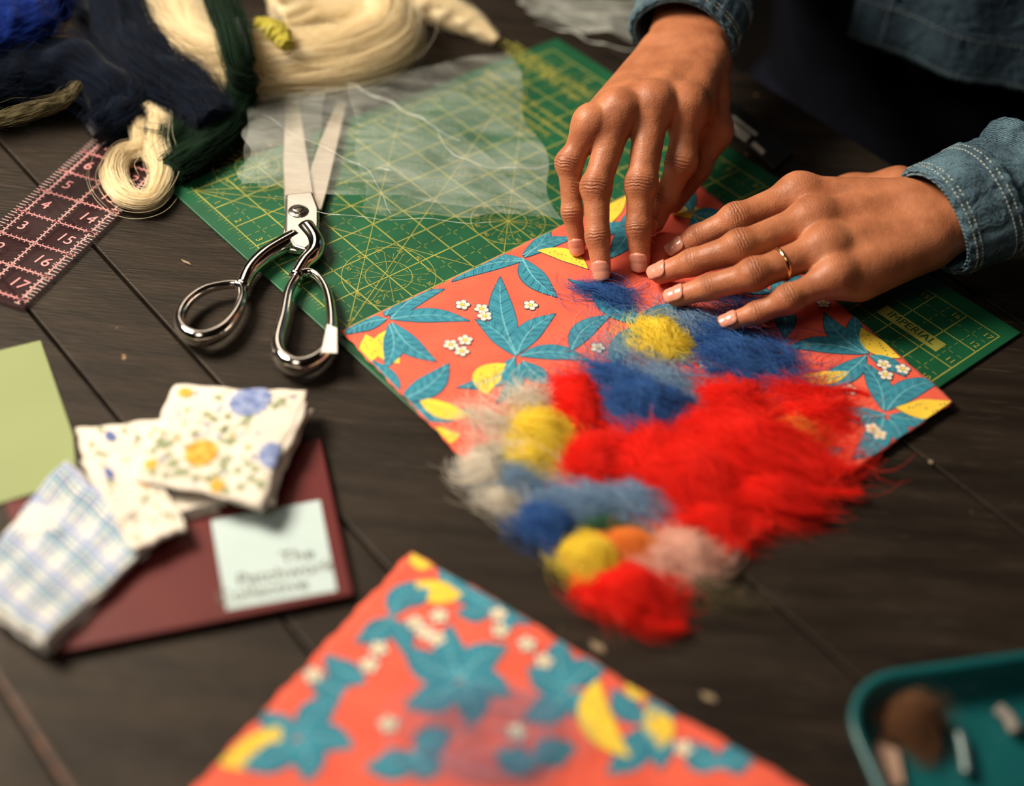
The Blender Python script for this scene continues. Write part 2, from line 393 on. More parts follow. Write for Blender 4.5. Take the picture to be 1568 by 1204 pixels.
corn2=[c_t,c_t+dl*sz,c_t+dl*sz+dr*sz*1.12,c_t+dr*sz*1.12]
leaves2=[(750,935,672,872,8,.1),(750,940,700,945,7,.1),(600,950,645,895,8,.1),(600,950,545,990,8,.1),(600,955,620,1010,6,.1),(655,905,610,930,6,.1),
(705,1045,622,995,10,.1),(705,1045,690,965,9,.1),(705,1045,775,1000,10,.1),(705,1048,780,1075,9,.1),(700,1052,620,1085,10,.1),(708,1050,720,1120,9,.1),
(560,1050,500,1010,8,.1),(530,1060,480,1050,9,.1),(460,1130,400,1095,8,.1),(460,1130,520,1075,9,.1),(460,1135,540,1150,9,.1),(455,1140,370,1180,9,.1),(460,1140,470,1200,9,.1),
(870,1060,810,1030,9,.1),(870,1060,860,985,9,.1),(870,1060,930,1020,9,.1),(875,1065,900,1120,9,.1),(868,1065,800,1110,9,.1),
(985,1110,940,1060,8,.1),(985,1110,1050,1080,8,.1),(985,1115,1010,1180,9,.1),(985,1115,930,1190,9,.1),(1100,1180,1050,1140,9,.1),(1100,1180,1150,1170,9,.1),
(640,1160,560,1180,9,.1),(640,1160,690,1130,9,.1),(640,1165,650,1200,9,.1),(820,1180,760,1160,9,.1),(820,1180,880,1150,9,.1),(820,960,780,930,7,.1),(780,975,735,905,8,-.1)]
lemons2=[(635,895,708,918,8,-.1),(625,865,665,872,6,.1),(915,1045,965,1165,9,-.2),(990,1085,1010,1150,8,.1),(430,1115,335,1175,9,.15),(640,870,650,850,5,.1),(955,1055,990,1075,6,.1)]
flowers2=[(635,960),(650,975),(668,985),(672,950),(762,950),(765,975),(565,1025),(595,1115),(832,1020),(806,995),(480,1040),(1045,1150),(580,1000),(790,1130)]
fab2,zf2=fabric('lemon_print_fabric.001',corn2,.0012,.0038,34,9,leaves2,lemons2,flowers2,.88)

# ================= WOOL
def hair(name,pts,rad,mt,parent):
    n,k,_=pts.shape
    c=bpy.data.hair_curves.new(name); c.add_curves([k]*n)
    c.attributes['position'].data.foreach_set('vector',pts.astype(np.float32).ravel())
    a=c.attributes.get('radius') or c.attributes.new('radius','FLOAT','POINT')
    pr=np.tile(np.linspace(0,1,k),(n,1)); pr=rad*(.3+.7*np.sin(np.pi*pr)**.5)
    a.data.foreach_set('value',pr.astype(np.float32).ravel())
    c.materials.append(mt)
    o=bpy.data.objects.new(name,c); COL.objects.link(o); o.parent=parent; return o
mW={k:wool_mat('wool_'+k,a,b) for k,(a,b) in dict(
 red=((.82,.010,.005),(.93,.030,.014)),blue=((.014,.06,.28),(.06,.18,.46)),lightblue=((.10,.22,.44),(.30,.44,.58)),yellow=((.88,.64,.015),(.92,.78,.12)),
 white=((.66,.60,.50),(.82,.77,.67)),cream=((.86,.73,.47),(.93,.84,.62)),pink=((.80,.40,.30),(.86,.60,.50)),darkgreen=((.003,.016,.007),(.008,.032,.014)),navy=((.002,.005,.014),(.005,.012,.03)),
 royal=((.005,.02,.18),(.012,.05,.32)),khaki=((.10,.08,.04),(.15,.13,.07)),olive=((.45,.42,.05),(.6,.5,.1)),green=((.03,.10,.05),(.05,.16,.08)),orange=((.9,.22,.03),(.9,.36,.07)),brown=((.16,.07,.03),(.24,.12,.06))).items()}
GS=11
def gfield(x,y): return -.75+.9*sn(x,y,20,GS)+.45*sn(x,y,48,GS+1)
def tuft(name,parent,cx,cy,rx,ry,h,col,n,seed,zb=.0045,locks=14,rad=.00010,haze=.45,core=.5,npt=20,Lm=.05,lr=.0062,coil=.38):
    r=np.random.RandomState(seed)
    c=P(cx,cy,zb); ax=np.linalg.norm(P(cx+rx,cy,zb)-c); ay=np.linalg.norm(P(cx,cy-ry,zb)-c)
    def walk(m,spread,length,jitA,conf,lk=True):
        rr=np.minimum(np.abs(r.randn(m))*.5,1.3)*spread; th=r.rand(m)*6.283
        p=np.stack([rr*np.cos(th)*ax,rr*np.sin(th)*ay],1)
        L=length*(.4+.9*r.rand(m)); jit=(r.rand(m)-.5)*jitA; ph=r.rand(m)*6.28; am=.25+.5*r.rand(m)
        q=np.zeros((m,npt,2)); cj=np.where(r.rand(m)<.75,1,-1) if lk else np.ones(m)
        def step(p,k,s):
            X=c[0]+p[:,0];Y=c[1]+p[:,1]
            a=gfield(X,Y)+jit+am*np.sin(ph+k*.3)
            R=np.sqrt((p[:,0]/ax)**2+(p[:,1]/ay)**2)
            sw=np.arctan2(p[:,1]/ay,p[:,0]/ax)+1.57
            w=np.clip(R*conf,0,.8)
            dx=np.cos(a)*(1-w)+np.cos(sw)*w*cj; dy=np.sin(a)*(1-w)+np.sin(sw)*w*cj
            d=np.stack([dx,dy],1); d/=np.linalg.norm(d,axis=1)[:,None]+.15
            return p+d*(s*L/npt)[:,None]
        hf=npt//2; q[:,hf]=p; pp=p.copy()
        for k in range(hf+1,npt): pp=step(pp,k,1); q[:,k]=pp
        pp=p.copy()
        for k in range(hf-1,-1,-1): pp=step(pp,k,-1); q[:,k]=pp
        return q
    def zz(q,lev):
        R2=(q[...,0]/ax)**2+(q[...,1]/ay)**2
        return T+zb+.0007+h*lev*np.exp(-R2*.7)
    n=int(n*1.2)
    nl=int(n*(1-haze)); G=walk(locks,1.15,Lm*1.2,.8,coil); lev=.15+.95*r.rand(locks)
    gi=r.randint(0,locks,nl); Gs=G[gi]
    tg=np.gradient(Gs,axis=1); tg/=np.linalg.norm(tg,axis=2)[:,:,None]+1e-9; nn=np.stack([-tg[...,1],tg[...,0]],2)
    t=np.linspace(0,1,npt)[None,:]; an=r.rand(nl)[:,None]*6.283+t*(r.rand(locks)[gi][:,None]*3-1.5)
    rho=(np.abs(r.randn(nl))*.55)[:,None]*lr*(.75+.55*np.sin(np.pi*t)+.2*np.sin(6*t+gi[:,None]))*(.5+.8*r.rand(locks)[gi][:,None])
    wob=.0010*np.sin(t*6+r.rand(nl)[:,None]*6.28)
    q=Gs+nn*(rho*np.cos(an)+wob)[...,None]; z=zz(Gs,lev[gi][:,None])+rho*np.sin(an)*.55
    A=np.concatenate([q,z[...,None]],2)
    nh=n-nl; q2=walk(nh,1.4,Lm*1.2,1.9,coil*.7,False); z2=zz(q2,(r.rand(nh)*1.15)[:,None])+.0012*np.sin(t*5+r.rand(nh)[:,None]*6)
    B=np.concatenate([q2,z2[...,None]],2); allp=np.concatenate([A,B]); allp[:,:,0]+=c[0]; allp[:,:,1]+=c[1]
    allp[:,:,2]=np.maximum(allp[:,:,2],T+zb+.0003)
    hair(name+'_fibres',allp,rad,mW[col],parent)
    if core:
        V=[];Fc=[]; nr=14; ns=60
        for i in range(nr+1):
            ro=i/nr
            for j in range(ns):
                a=2*math.pi*j/ns; k2=core*.85*(1+.28*math.sin(3*a+seed)+.20*math.sin(5*a+seed*2)+.14*math.sin(9*a+seed*3))
                x=ro*math.cos(a)*k2*ax; y=ro*math.sin(a)*k2*ay
                z=T+zb+.0002+h*.28*(1-ro**2)*(1+.45*float(sn(x+c[0],y+c[1],220,seed)))
                V.append((c[0]+x,c[1]+y,z))
        for i in range(nr):
            for j in range(ns):
                a=i*ns+j;b=i*ns+(j+1)%ns; Fc.append((a,a+ns,b+ns,b))
        mk(name+'_core',V,Fc,mW[col],None,parent)
wo=empty('wool_roving_tufts')
WL=[ # cx,cy,rx,ry,h,col,n,core,haze
(1145,690,110,50,.012,'red',4000,.55,.40),(1050,735,92,42,.012,'red',3000,.55,.40),(885,620,32,46,.009,'red',1200,.35,.40),(905,705,44,36,.009,'red',1200,.35,.40),(1185,765,52,28,.010,'red',1500,.45,.40),
(965,912,48,32,.012,'red',2200,.6,.40),(1258,640,50,36,.007,'red',520,0,.55),(1115,620,50,30,.008,'red',1000,.25,.45),(1095,800,50,28,.008,'red',850,.2,.5),(1000,705,54,34,.009,'red',1100,.3,.4),(1225,720,62,24,.007,'red',550,0,.5),(1010,690,150,50,.008,'red',350,0,.85),
(985,622,60,35,.011,'blue',1800,.4,.45),(1130,548,68,29,.008,'blue',1200,.22,.5),(930,455,46,16,.005,'blue',330,0,.5),(1085,512,54,22,.006,'blue',340,0,.7),(835,808,38,28,.009,'blue',800,.3,.5),
(900,775,76,28,.007,'lightblue',550,0,.6),(985,765,54,26,.007,'lightblue',520,0,.6),(1060,500,74,22,.006,'lightblue',230,0,.85),(1015,590,74,32,.007,'lightblue',320,0,.8),(945,590,54,25,.008,'blue',420,0,.6),(1180,565,50,26,.006,'blue',300,0,.75),
(832,668,38,36,.010,'yellow',1500,.42,.42),(1008,522,40,24,.009,'yellow',1100,.38,.42),(908,862,40,28,.010,'yellow',1000,.38,.45),(962,838,44,20,.008,'orange',450,0,.5),(1218,668,38,24,.007,'orange',240,0,.7),(815,705,38,22,.007,'yellow',300,0,.7),
(752,650,48,34,.006,'white',160,0,.8),(745,728,30,28,.009,'white',500,.15,.6),(812,615,42,26,.006,'white',190,0,.8),(1058,850,38,27,.009,'pink',650,.25,.5),(785,740,46,30,.007,'lightblue',260,0,.75),(1010,862,48,25,.007,'pink',180,0,.8),
(925,812,34,13,.006,'green',240,0,.6),(1080,905,60,14,.004,'khaki',70,0,.8),(805,690,74,48,.006,'white',120,0,.9),(768,770,26,22,.007,'white',150,0,.75),(960,545,90,32,.006,'lightblue',120,0,.95),(1140,480,74,28,.005,'blue',140,0,.85),(1210,600,62,30,.006,'red',160,0,.85)]
for i,w in enumerate(WL):
    big=w[2]>85
    tuft('tuft_%d_%s'%(i,w[5]),wo,w[0],w[1],w[2],w[3],w[4],w[5],w[6],i+20,core=w[7],haze=w[8],locks=max(8,w[6]//90),Lm=.058 if big else .034+w[2]*.0002,lr=.0066 if big else .0050,coil=.5 if w[2]<45 else .34)
wo2=empty('wool_roving_tufts.001')
r=np.random.RandomState(5); nW2=260; qq=np.zeros((nW2,20,3))
c=P(740,1135,.006)
for i in range(nW2):
    a0=r.rand()*6.28; rr0=.008+.034*r.rand(); asp=.55+.2*r.rand(); ox,oy=r.randn(2)*.006; th=a0+np.linspace(0,1.2+1.4*r.rand(),20)
    rad_=rr0*(1+.12*np.sin(th*2+i))
    qq[i,:,0]=c[0]+ox+rad_*np.cos(th); qq[i,:,1]=c[1]+oy+rad_*asp*np.sin(th); qq[i,:,2]=T+.008+.004*r.rand()+.001*np.sin(th*3)
hair('tuft_lightblue_fibres',qq,.00009,mW['lightblue'],wo2)
def roving(parent,name,pts,rad,col,n,seed,rsc=.00012,npt=30,fl=1.0,fat=1.0,coref=.80):
    r=np.random.RandomState(seed)
    n=int(n*1.3)
    C=catmull([P(x,y,z) for x,y,z in pts],90); K=len(C); rad=fat*np.interp(np.linspace(0,1,K),np.linspace(0,1,len(rad)),rad)
    Tn,A,B=frames(C)
    V,Fc=tube(C,rad*coref,36,disp=lambda s,a:rad[int(s*(K-1))]*(.06*math.sin(5*a+s*20)+.06*math.sin(3*a-s*33+seed)+.07*math.sin(s*31)),sz=.85)
    mk(name+'_core',V,Fc,mW[col],None,parent)
    nl=40; lph=r.rand(nl)*6.283; lq=.55+.38*r.rand(nl); lt=(r.rand(nl)-.5)*3; la=r.rand(nl)*6.28
    gi=r.randint(0,nl,n)
    s0=r.rand(n)*1.15-.2; ln=.15+.25*r.rand(n); ph=r.rand(n)*6.283; q=np.abs(r.randn(n))*.19*fl; fly=r.rand(n)<.06; q=np.where(fly,q*2.3,q); tw=(r.rand(n)-.5)*2; out=np.zeros((n,npt,3)); wq=r.rand(n)*6.28
    for k in range(npt):
        s01=np.clip(s0+ln*k/(npt-1),0,1); s=s01*(K-1); i=np.minimum(s.astype(int),K-2); f=(s-i)[:,None]
        c=C[i]*(1-f)+C[i+1]*f; a=A[i]*(1-f)+A[i+1]*f; b=B[i]*(1-f)+B[i+1]*f; rr=rad[i]*(1-f[:,0])+rad[i+1]*f[:,0]
        ga=lph[gi]+lt[gi]*s01; gr=lq[gi]+.07*np.sin(la[gi]+s01*14)
        an=ph+tw*k/npt+.2*np.sin(wq+k*.25)
        X=gr*np.cos(ga)+q*np.cos(an)+.02*np.sin(wq*2+k*.4); Y=gr*np.sin(ga)+q*np.sin(an)+.02*np.cos(wq*3+k*.35)
        out[:,k]=c+a*(rr*X)[:,None]+b*(rr*Y*.9)[:,None]
    out[:,:,2]=np.maximum(out[:,:,2],T+.0005)
    hair(name+'_fibres',out,rsc,mW[col],parent)
rw=empty('wool_roving_hanks')
roving(rw,'cream_hank',[(190,-30,.03),(250,25,.026),(285,80,.024),(345,105,.024),(440,100,.024),(530,85,.026),(585,55,.028),(575,10,.034),(490,0,.038),(425,20,.034)],[.024,.026,.026,.024,.024,.024,.024,.022,.022,.018],'cream',7500,1,fat=1.12)
roving(rw,'cream_tail',[(610,-15,.02),(670,12,.014),(720,36,.01),(760,62,.006)],[.016,.015,.011,.003],'cream',1300,2,fat=1.1)
roving(rw,'olive_wisp',[(395,35,.052),(425,50,.052),(440,70,.050)],[.006,.010,.006],'olive',400,3)
roving(rw,'green_hank',[(325,-30,.06),(350,30,.06),(365,90,.055),(372,140,.030),(350,190,.014),(300,235,.012),(262,262,.012)],[.012,.012,.011,.011,.014,.014,.012],'darkgreen',2400,4)
roving(rw,'navy_hank',[(130,-40,.03),(190,30,.03),(225,100,.028),(290,150,.024),(330,190,.02)],[.03,.032,.028,.024,.018],'navy',2600,5)
roving(rw,'navy_coil',[(-60,130,.03),(30,110,.03),(120,110,.03),(190,160,.022),(150,200,.018)],[.028,.03,.028,.022,.014],'navy',2200,6)
roving(rw,'royal_hank',[(-60,60,.05),(0,45,.055),(50,30,.055),(90,-10,.05)],[.026,.026,.020,.016],'royal',1800,7)
roving(rw,'khaki_strand',[(-20,190,.052),(40,172,.056),(95,155,.052),(120,130,.052)],[.006,.007,.006,.004],'khaki',500,8)
roving(rw,'green_coil',[(210,200,.012),(260,215,.012),(290,175,.012),(310,230,.012)],[.012,.014,.014,.012],'darkgreen',900,10)
roving(rw,'cream_curl',[(222,160,.026),(243,185,.020),(240,228,.014),(250,266,.010),(230,306,.010),(192,302,.010),(172,268,.010),(186,236,.010),(214,224,.012),(212,196,.018),(208,172,.02)],[.003,.0070,.0080,.0068,.0064,.0070,.0075,.0065,.006,.006,.004],'cream',2400,9,fl=1.4,coref=.75)

# ================= SHEARS
mch=M('chrome',(.84,.80,.76),(.80,.76,.72),rough=.10,metal=1)
mchs=M('chrome_satin',(.80,.76,.72),(.74,.70,.66),rough=.24,metal=1)
mst=M('brushed_steel_blade',(.76,.69,.61),(.66,.60,.53),scale=80,rough=.30,metal=.8,stretch=(0,(1,12,1)))
sc=empty('fabric_shears')
ac=Acc(); ac.add(*prism([(530,125),(536,136),(519,215),(502,290),(493,322),(470,330),(462,300),(474,262),(492,212)],.006,.0078)); o=ac.obj('blade_right',mst,sc,False); bevel(o,.0007)
ac=Acc(); ac.add(*prism([(437,148),(446,137),(457,150),(467,215),(481,300),(484,330),(470,350),(446,345),(436,322),(433,250)],.0080,.0104)); o=ac.obj('blade_left',mst,sc,False); bevel(o,.0009)
ac=Acc(); ac.add(*prism([(437,300),(479,296),(489,322),(489,348),(482,374),(468,386),(450,380),(436,358)],.0102,.0140)); o=ac.obj('pivot_plate',mchs,sc,False); bevel(o,.0018,4)
ac=Acc(); ac.add(*prism([(439,335),(487,335),(484,362),(462,388),(437,385),(428,372),(434,350)],.0045,.0088)); o=ac.obj('tang',mchs,sc,False); bevel(o,.0015,3)
pc=P(457,322,.0150)
prof=[(0,.0022),(.0030,.0020),(.0040,.0016),(.0044,.0008),(.0044,0),(.0066,-.0002),(.0070,-.001),(.0070,-.0025)]
V=[];Fc=[];n=28
for r_,z_ in prof:
    for j in range(n): V.append(pc+np.array([r_*math.cos(2*math.pi*j/n),r_*math.sin(2*math.pi*j/n),z_]))
for i in range(len(prof)-1):
    for j in range(n): a=i*n+j;b=i*n+(j+1)%n; Fc.append((a,a+n,b+n,b))
mk('pivot_screw',V,Fc,M('screw_steel',(.50,.47,.43),rough=.3,metal=1),None,sc)
V,Fc=box(pc+np.array([0,0,.0021]),(.0030,.0016,0),(-.0003,.0006,0),(0,0,.0003)); mk('screw_slot',V,Fc,M('slot_black',(.01,.01,.01)),None,sc,False)
zh=.010
lr_=[(366,438),(343,437),(312,445),(287,464),(275,489),(284,510),(309,519),(339,508),(361,483),(371,456)]
C=catmull_closed([P(x,y,zh) for x,y in lr_],80); R=[.0034+.0010*math.sin(2*math.pi*i/80-2.2) for i in range(80)]
V,Fc=tube(C,R,16,True,sz=1.35); mk('handle_ring_thumb',V,Fc,mch,None,sc)
rr_=[(480,420),(458,422),(442,447),(434,487),(425,528),(434,552),(459,562),(488,550),(505,522),(507,482),(499,444)]
C=catmull_closed([P(x,y,zh) for x,y in rr_],90); R=[.0038+.0012*math.sin(2*math.pi*i/90-1.7) for i in range(90)]
V,Fc=tube(C,R,16,True,sz=1.35); mk('handle_ring_fingers',V,Fc,mch,None,sc)
C=catmull([P(452,366,.008),P(432,376,.009),P(405,392,.010),(P(382,415,.010)),P(370,440,.010)],30); V,Fc=tube(C,list(np.linspace(.0068,.0045,30)),16); mk('shank_thumb',V,Fc,mch,None,sc)
C=catmull([P(468,350,.010),P(482,370,.010),P(481,387,.010),P(466,403,.010),P(452,425,.010)],30); V,Fc=tube(C,list(np.linspace(.0068,.0045,30)),16); mk('shank_fingers',V,Fc,mch,None,sc)
ac=Acc(); ac.add(*prism([(501,497),(516,503),(516,541),(492,540)],.0165,.0169)); ac.obj('price_sticker',M('white_paper',(.85,.83,.78),rough=.7),sc,False)

# ================= CLEAR FILM
def film_mat(nm,lo,hi,col=(.80,.86,.80)):
    mt=bpy.data.materials.new(nm); mt.use_nodes=True; nt=mt.node_tree;N=nt.nodes;L=nt.links
    b=N['Principled BSDF']; b.inputs['Base Color'].default_value=(*col,1); b.inputs['Roughness'].default_value=.16
    b.inputs['Specular IOR Level'].default_value=1.0
    tr=N.new('ShaderNodeBsdfTransparent'); ms=N.new('ShaderNodeMixShader')
    tc=N.new('ShaderNodeTexCoord'); mp=N.new('ShaderNodeMapping'); mp.inputs['Rotation'].default_value=(0,0,.7); mp.inputs['Scale'].default_value=(1,3.2,1); L.new(tc.outputs['Object'],mp.inputs['Vector'])
    nz=N.new('ShaderNodeTexNoise'); nz.inputs['Scale'].default_value=16; nz.inputs['Detail'].default_value=6; nz.inputs['Distortion'].default_value=1.2
    L.new(mp.outputs[0],nz.inputs['Vector'])
    mr=N.new('ShaderNodeMapRange'); mr.inputs[1].default_value=.35; mr.inputs[2].default_value=.7; mr.inputs[3].default_value=lo; mr.inputs[4].default_value=hi
    bp=N.new('ShaderNodeBump'); bp.inputs['Strength'].default_value=1; bp.inputs['Distance'].default_value=.005; L.new(nz.outputs['Fac'],bp.inputs['Height']); L.new(bp.outputs[0],b.inputs['Normal'])
    L.new(nz.outputs['Fac'],mr.inputs[0]); L.new(mr.outputs[0],ms.inputs[0]); L.new(tr.outputs[0],ms.inputs[1]); L.new(b.outputs[0],ms.inputs[2]); L.new(ms.outputs[0],N['Material Output'].inputs['Surface'])
    return mt
mfilm=film_mat('clear_plastic_film',.05,.22); mfold=film_mat('plastic_fold_highlight',.12,.5)  # fold film is denser and whiter, to brighten the crease lines
def film(name,parent,q,zb,amp,seed,N=110,mt=None):
    q=[np.array(a,float) for a in q]; V=[];Fc=[]
    for i in range(N+1):
        for j in range(N+1):
            u=i/N;v=j/N
            uu=u+.02*math.sin(v*17+seed)*(1 if u>.9 or u<.1 else .3); vv=v+.02*math.sin(u*13+seed*2)
            p=(1-uu)*(1-vv)*q[0]+uu*(1-vv)*q[1]+uu*vv*q[2]+(1-uu)*vv*q[3]
            w=P(p[0],p[1],zb)
            k=mnoise.ridged_multi_fractal(Vector((w[0]*9+seed,w[1]*9,seed)),1.0,2.2,4,1.0,1.6)
            V.append((w[0],w[1],T+zb+amp*k))
    for i in range(N):
        for j in range(N):
            a=i*(N+1)+j; Fc.append((a,a+N+1,a+N+2,a+1))
    return mk(name,V,Fc,mt or mfilm,None,parent)
fe=empty('clear_plastic_film')
film('sheet',fe,[(384,162),(371,288),(858,338),(778,84)],.0145,.004,3)
film('overlap_layer',fe,[(534,134),(560,335),(850,336),(700,205)],.0200,.003,5,60,film_mat('clear_plastic_film_c',.03,.14))
film('folded_corner',fe,[(382,154),(371,288),(470,300),(500,152)],.0200,.003,8,50,film_mat('clear_plastic_film_d',.03,.12))
ac=Acc()
def fold(pts,w,z=.0205):
    C=catmull([P(x,y,z) for x,y in pts],60); C[:,2]+=.0012*np.sin(np.linspace(0,20,60)); C[:,0]+=.0006*np.sin(np.linspace(0,31,60))
    V,Fc=tube(C,w*np.abs(np.sin(np.linspace(.15,3.0,60)))**.5*(.5+.5*np.abs(np.sin(np.linspace(0,17,60)))),8,caps=True,sz=.35); ac.add(V,Fc)
fold([(534,128),(585,152),(640,180),(705,218)],.0011); fold([(420,300),(520,330),(640,336),(760,342)],.0004)
fold([(660,186),(700,240),(780,258),(850,252)],.0005); fold([(400,175),(470,215),(560,260),(600,330)],.0004); fold([(382,156),(440,146),(530,130)],.0004)
ac.obj('crease_highlights',mfold,fe)  # highlights along the film's creases, put in as whiter strips
fe2=empty('clear_plastic_film.001')
film('sheet',fe2,[(790,8),(815,44),(985,80),(1000,15)],.004,.007,7,50,film_mat('clear_plastic_film_b',.12,.42))
ac=Acc(); fold([(820,36),(870,48),(920,68),(985,78)],.0013,.012); fold([(840,20),(900,42),(990,55)],.0010,.012); ac.obj('crease_highlights',mfold,fe2)

# ================= QUILTING RULER
rl=empty('quilting_ruler')
Or=P(35,475,.002); Dr=nrm(P(215,300,.002)-Or); Nr=np.array([-Dr[1],Dr[0],0]); 
Wr=abs((P(100,251,.002)-Or)@Nr); Lr=.34
macr=bpy.data.materials.new('clear_acrylic'); macr.use_nodes=True
nt=macr.node_tree;N=nt.nodes;L=nt.links;b=N['Principled BSDF']; b.inputs['Base Color'].default_value=(.05,.02,.025,1); b.inputs['Roughness'].default_value=.15; b.inputs['Specular IOR Level'].default_value=.3
tr=N.new('ShaderNodeBsdfTransparent'); ms=N.new('ShaderNodeMixShader'); lw=N.new('ShaderNodeTexNoise'); lw.inputs['Scale'].default_value=4
mr=N.new('ShaderNodeMapRange'); mr.inputs[3].default_value=.25; mr.inputs[4].default_value=.4; L.new(lw.outputs['Fac'],mr.inputs[0]); L.new(mr.outputs[0],ms.inputs[0])
L.new(tr.outputs[0],ms.inputs[1]);L.new(b.outputs[0],ms.inputs[2]);L.new(ms.outputs[0],N['Material Output'].inputs['Surface'])
mpk=M('ruler_pink_ink',(.72,.31,.30),(.60,.23,.24),rough=.6)
mpw=M('ruler_pale_ink',(.66,.52,.48),rough=.6)
def RP(l,w,z=.0033): q=Or+Dr*l+Nr*w; return np.array([q[0],q[1],T+z])
V,Fc=box(RP(Lr/2,Wr/2,.0018),Dr*Lr/2,Nr*Wr/2,np.array([0,0,.0013])); o=mk('acrylic_plate',V,Fc,macr,None,rl,False)
ac=Acc()
def rline(p,q,w,z=.0033,m=0):
    p=np.array(p,float);q=np.array(q,float);d=nrm(q-p);n=np.array([-d[1],d[0]])*w/2
    ac.add([RP(*(p+n),z),RP(*(q+n),z),RP(*(q-n),z),RP(*(p-n),z)],[(0,3,2,1)],m)
nW=int(Wr/IN)
for i in range(0,13):
    l=.007+i*IN
    rline((l,0.002),(l,Wr-.002),.0010)
    for s in range(int(Wr/.004)): rline((l-.002,.002+s*.004),(l+.002,.002+s*.004),.0006)
for j in range(0,nW+1):
    w=.006+j*IN
    if w<Wr:
        rline((.003,w),(Lr-.003,w),.0010)
        for s in range(int(Lr/.004)): rline((.003+s*.004,w-.002),(.003+s*.004,w+.002),.0006,m=1)
for i in range(0,13*8):
    l=.007+i*IN/8; w0=.0005
    rline((l,w0),(l,w0+(.005 if i%4 else .008)),.0005,m=1); rline((l,Wr-w0),(l,Wr-w0-.005),.0005,m=1)
ac.obj('printed_lines',[mpk,mpw],rl,False)
for i in range(12):
    mtext(str(17-i),0,0,.0125,parent=rl,mt=mpk,X=nrm(-Nr*.75-Dr*.1),pos=RP(.007+i*IN+.012,.016,.0036))
    mtext(str(1+i),0,0,.0125,parent=rl,mt=mpk,X=nrm(-Nr),pos=RP(.007+i*IN+.012,Wr-.017,.0036))

# ================= NOTEBOOK, PAPER, CLOTH SWATCHES
nb=empty('maroon_folder')
mmar=M('maroon_card',(.115,.014,.013),(.095,.011,.011),scale=20,rough=.55,bump=.1,spec=.3)
ac=Acc(); ac.add(*prism([(493,674),(543,915),(86,1004),(8,772)],.0002,.0028)); ac.add(*prism([(491,673),(541,912),(87,1001),(10,771)],.0032,.0055)); o=ac.obj('covers',mmar,nb,False); bevel(o,.0007)
lb=[(323,797),(490,766),(516,905),(347,934)]
ac=Acc(); ac.add(*prism(lb,.0056,.0059)); ac.obj('label',M('pale_blue_paper',(.48,.60,.61),(.45,.57,.58),rough=.7),nb,False)
X=nrm(P(516,905,.006)-P(347,934,.006)); mgt=M('label_grey_ink',(.13,.13,.10),rough=.7)
for s,x,y,z_ in (('The',455,851,.0115),('Patchwork',437,877,.0115),('Collective',402,905,.0115)):
    mtext(s,0,0,z_,parent=nb,mt=mgt,X=X,pos=P(x,y,.0062),nm='label_text')
gp=Acc(); gp.add(*prism([(-60,552),(62,522),(112,668),(118,735),(-60,790)],.0003,.001)); gp.obj('sage_green_paper',M('sage_paper',(.25,.30,.13),(.22,.27,.115),scale=8,rough=.8),None,False)
mcot=M('white_cotton',(.78,.72,.63),(.70,.64,.55),scale=50,rough=.9,bump=.3,bscale=1500)
mcotb=M('bluewhite_cotton',(.74,.73,.68),(.66,.66,.62),scale=50,rough=.9,bump=.3,bscale=1500)
inks=dict(och=(.66,.34,.04),blu=(.17,.24,.50),sage=(.28,.34,.18),teal=(.07,.28,.40),pink=(.60,.28,.25),navy=(.05,.08,.28),yel=(.80,.54,.09),pale=(.30,.37,.62),brn=(.3,.12,.05))
IM=[M('ink_'+k,v,rough=.9) for k,v in inks.items()]; IX={k:i for i,k in enumerate(inks)}
def slab(name,parent,q,z0,th,mt,seed=0,N=40,wav=.0012,droop=.0):
    c=[P(x,y,z0+th) for x,y in q]
    def Sf(u,v,off=0):
        uc=min(max(u,0),1);vc=min(max(v,0),1)
        uu=uc+.012*math.sin(vc*9+seed)*(2*uc-1)+.007*math.sin(vc*23+seed*2)*(2*uc-1); vv=vc+.012*math.sin(uc*8+seed*3)*(2*vc-1)+.007*math.sin(uc*21+seed)*(2*vc-1)
        p=(1-uu)*(1-vv)*c[0]+uu*(1-vv)*c[1]+uu*vv*c[2]+(1-uu)*vv*c[3]
        e=min(uc,1-uc,vc,1-vc)/.03; e=min(1,e); h=math.sqrt(max(0,1-(1-e)**2))
        cr_=((2*uc-1)**4+(2*vc-1)**4)
        return np.array([p[0],p[1],T+z0+th*(.3+.7*h)+wav*float(sn(p[0],p[1],75,seed))*h-droop*cr_+off])
    V=[];Fc=[]
    g=[0,.004,.012,.025,.04]+list(np.linspace(.06,.94,N))+[.96,.975,.988,.996,1]; n=len(g)
    for u in g:
        for v in g: V.append(Sf(u,v))
    for i in range(n-1):
        for j in range(n-1): a=i*n+j; Fc.append((a,a+1,a+n+1,a+n))
    k=len(V)
    bd=[(0,j) for j in range(n)]+[(i,n-1) for i in range(1,n)]+[(n-1,j) for j in range(n-2,-1,-1)]+[(i,0) for i in range(n-2,0,-1)]
    for i,j in bd:
        a=V[i*n+j]; V.append(np.array([a[0],a[1],a[2]-th*.3]))
    m_=len(bd)
    for t in range(m_):
        a=bd[t];b2=bd[(t+1)%m_]; Fc.append((a[0]*n+a[1],k+t,k+(t+1)%m_,b2[0]*n+b2[1]))
    Fc.append(tuple(k+t for t in range(m_)))
    o=mk(name,V,Fc,mt,None,parent); recalc(o)
    return Sf
def rotq(q,ang,dx=0,dy=0,s=1):
    cx=sum(a[0] for a in q)/4;cy=sum(a[1] for a in q)/4
    return [(cx+((x-cx)*math.cos(ang)-(y-cy)*math.sin(ang))*s+dx,cy+((x-cx)*math.sin(ang)+(y-cy)*math.cos(ang))*s+dy) for x,y in q]
fl2=empty('folded_floral_swatch')
q2=[(118,656),(262,640),(340,768),(165,800)]
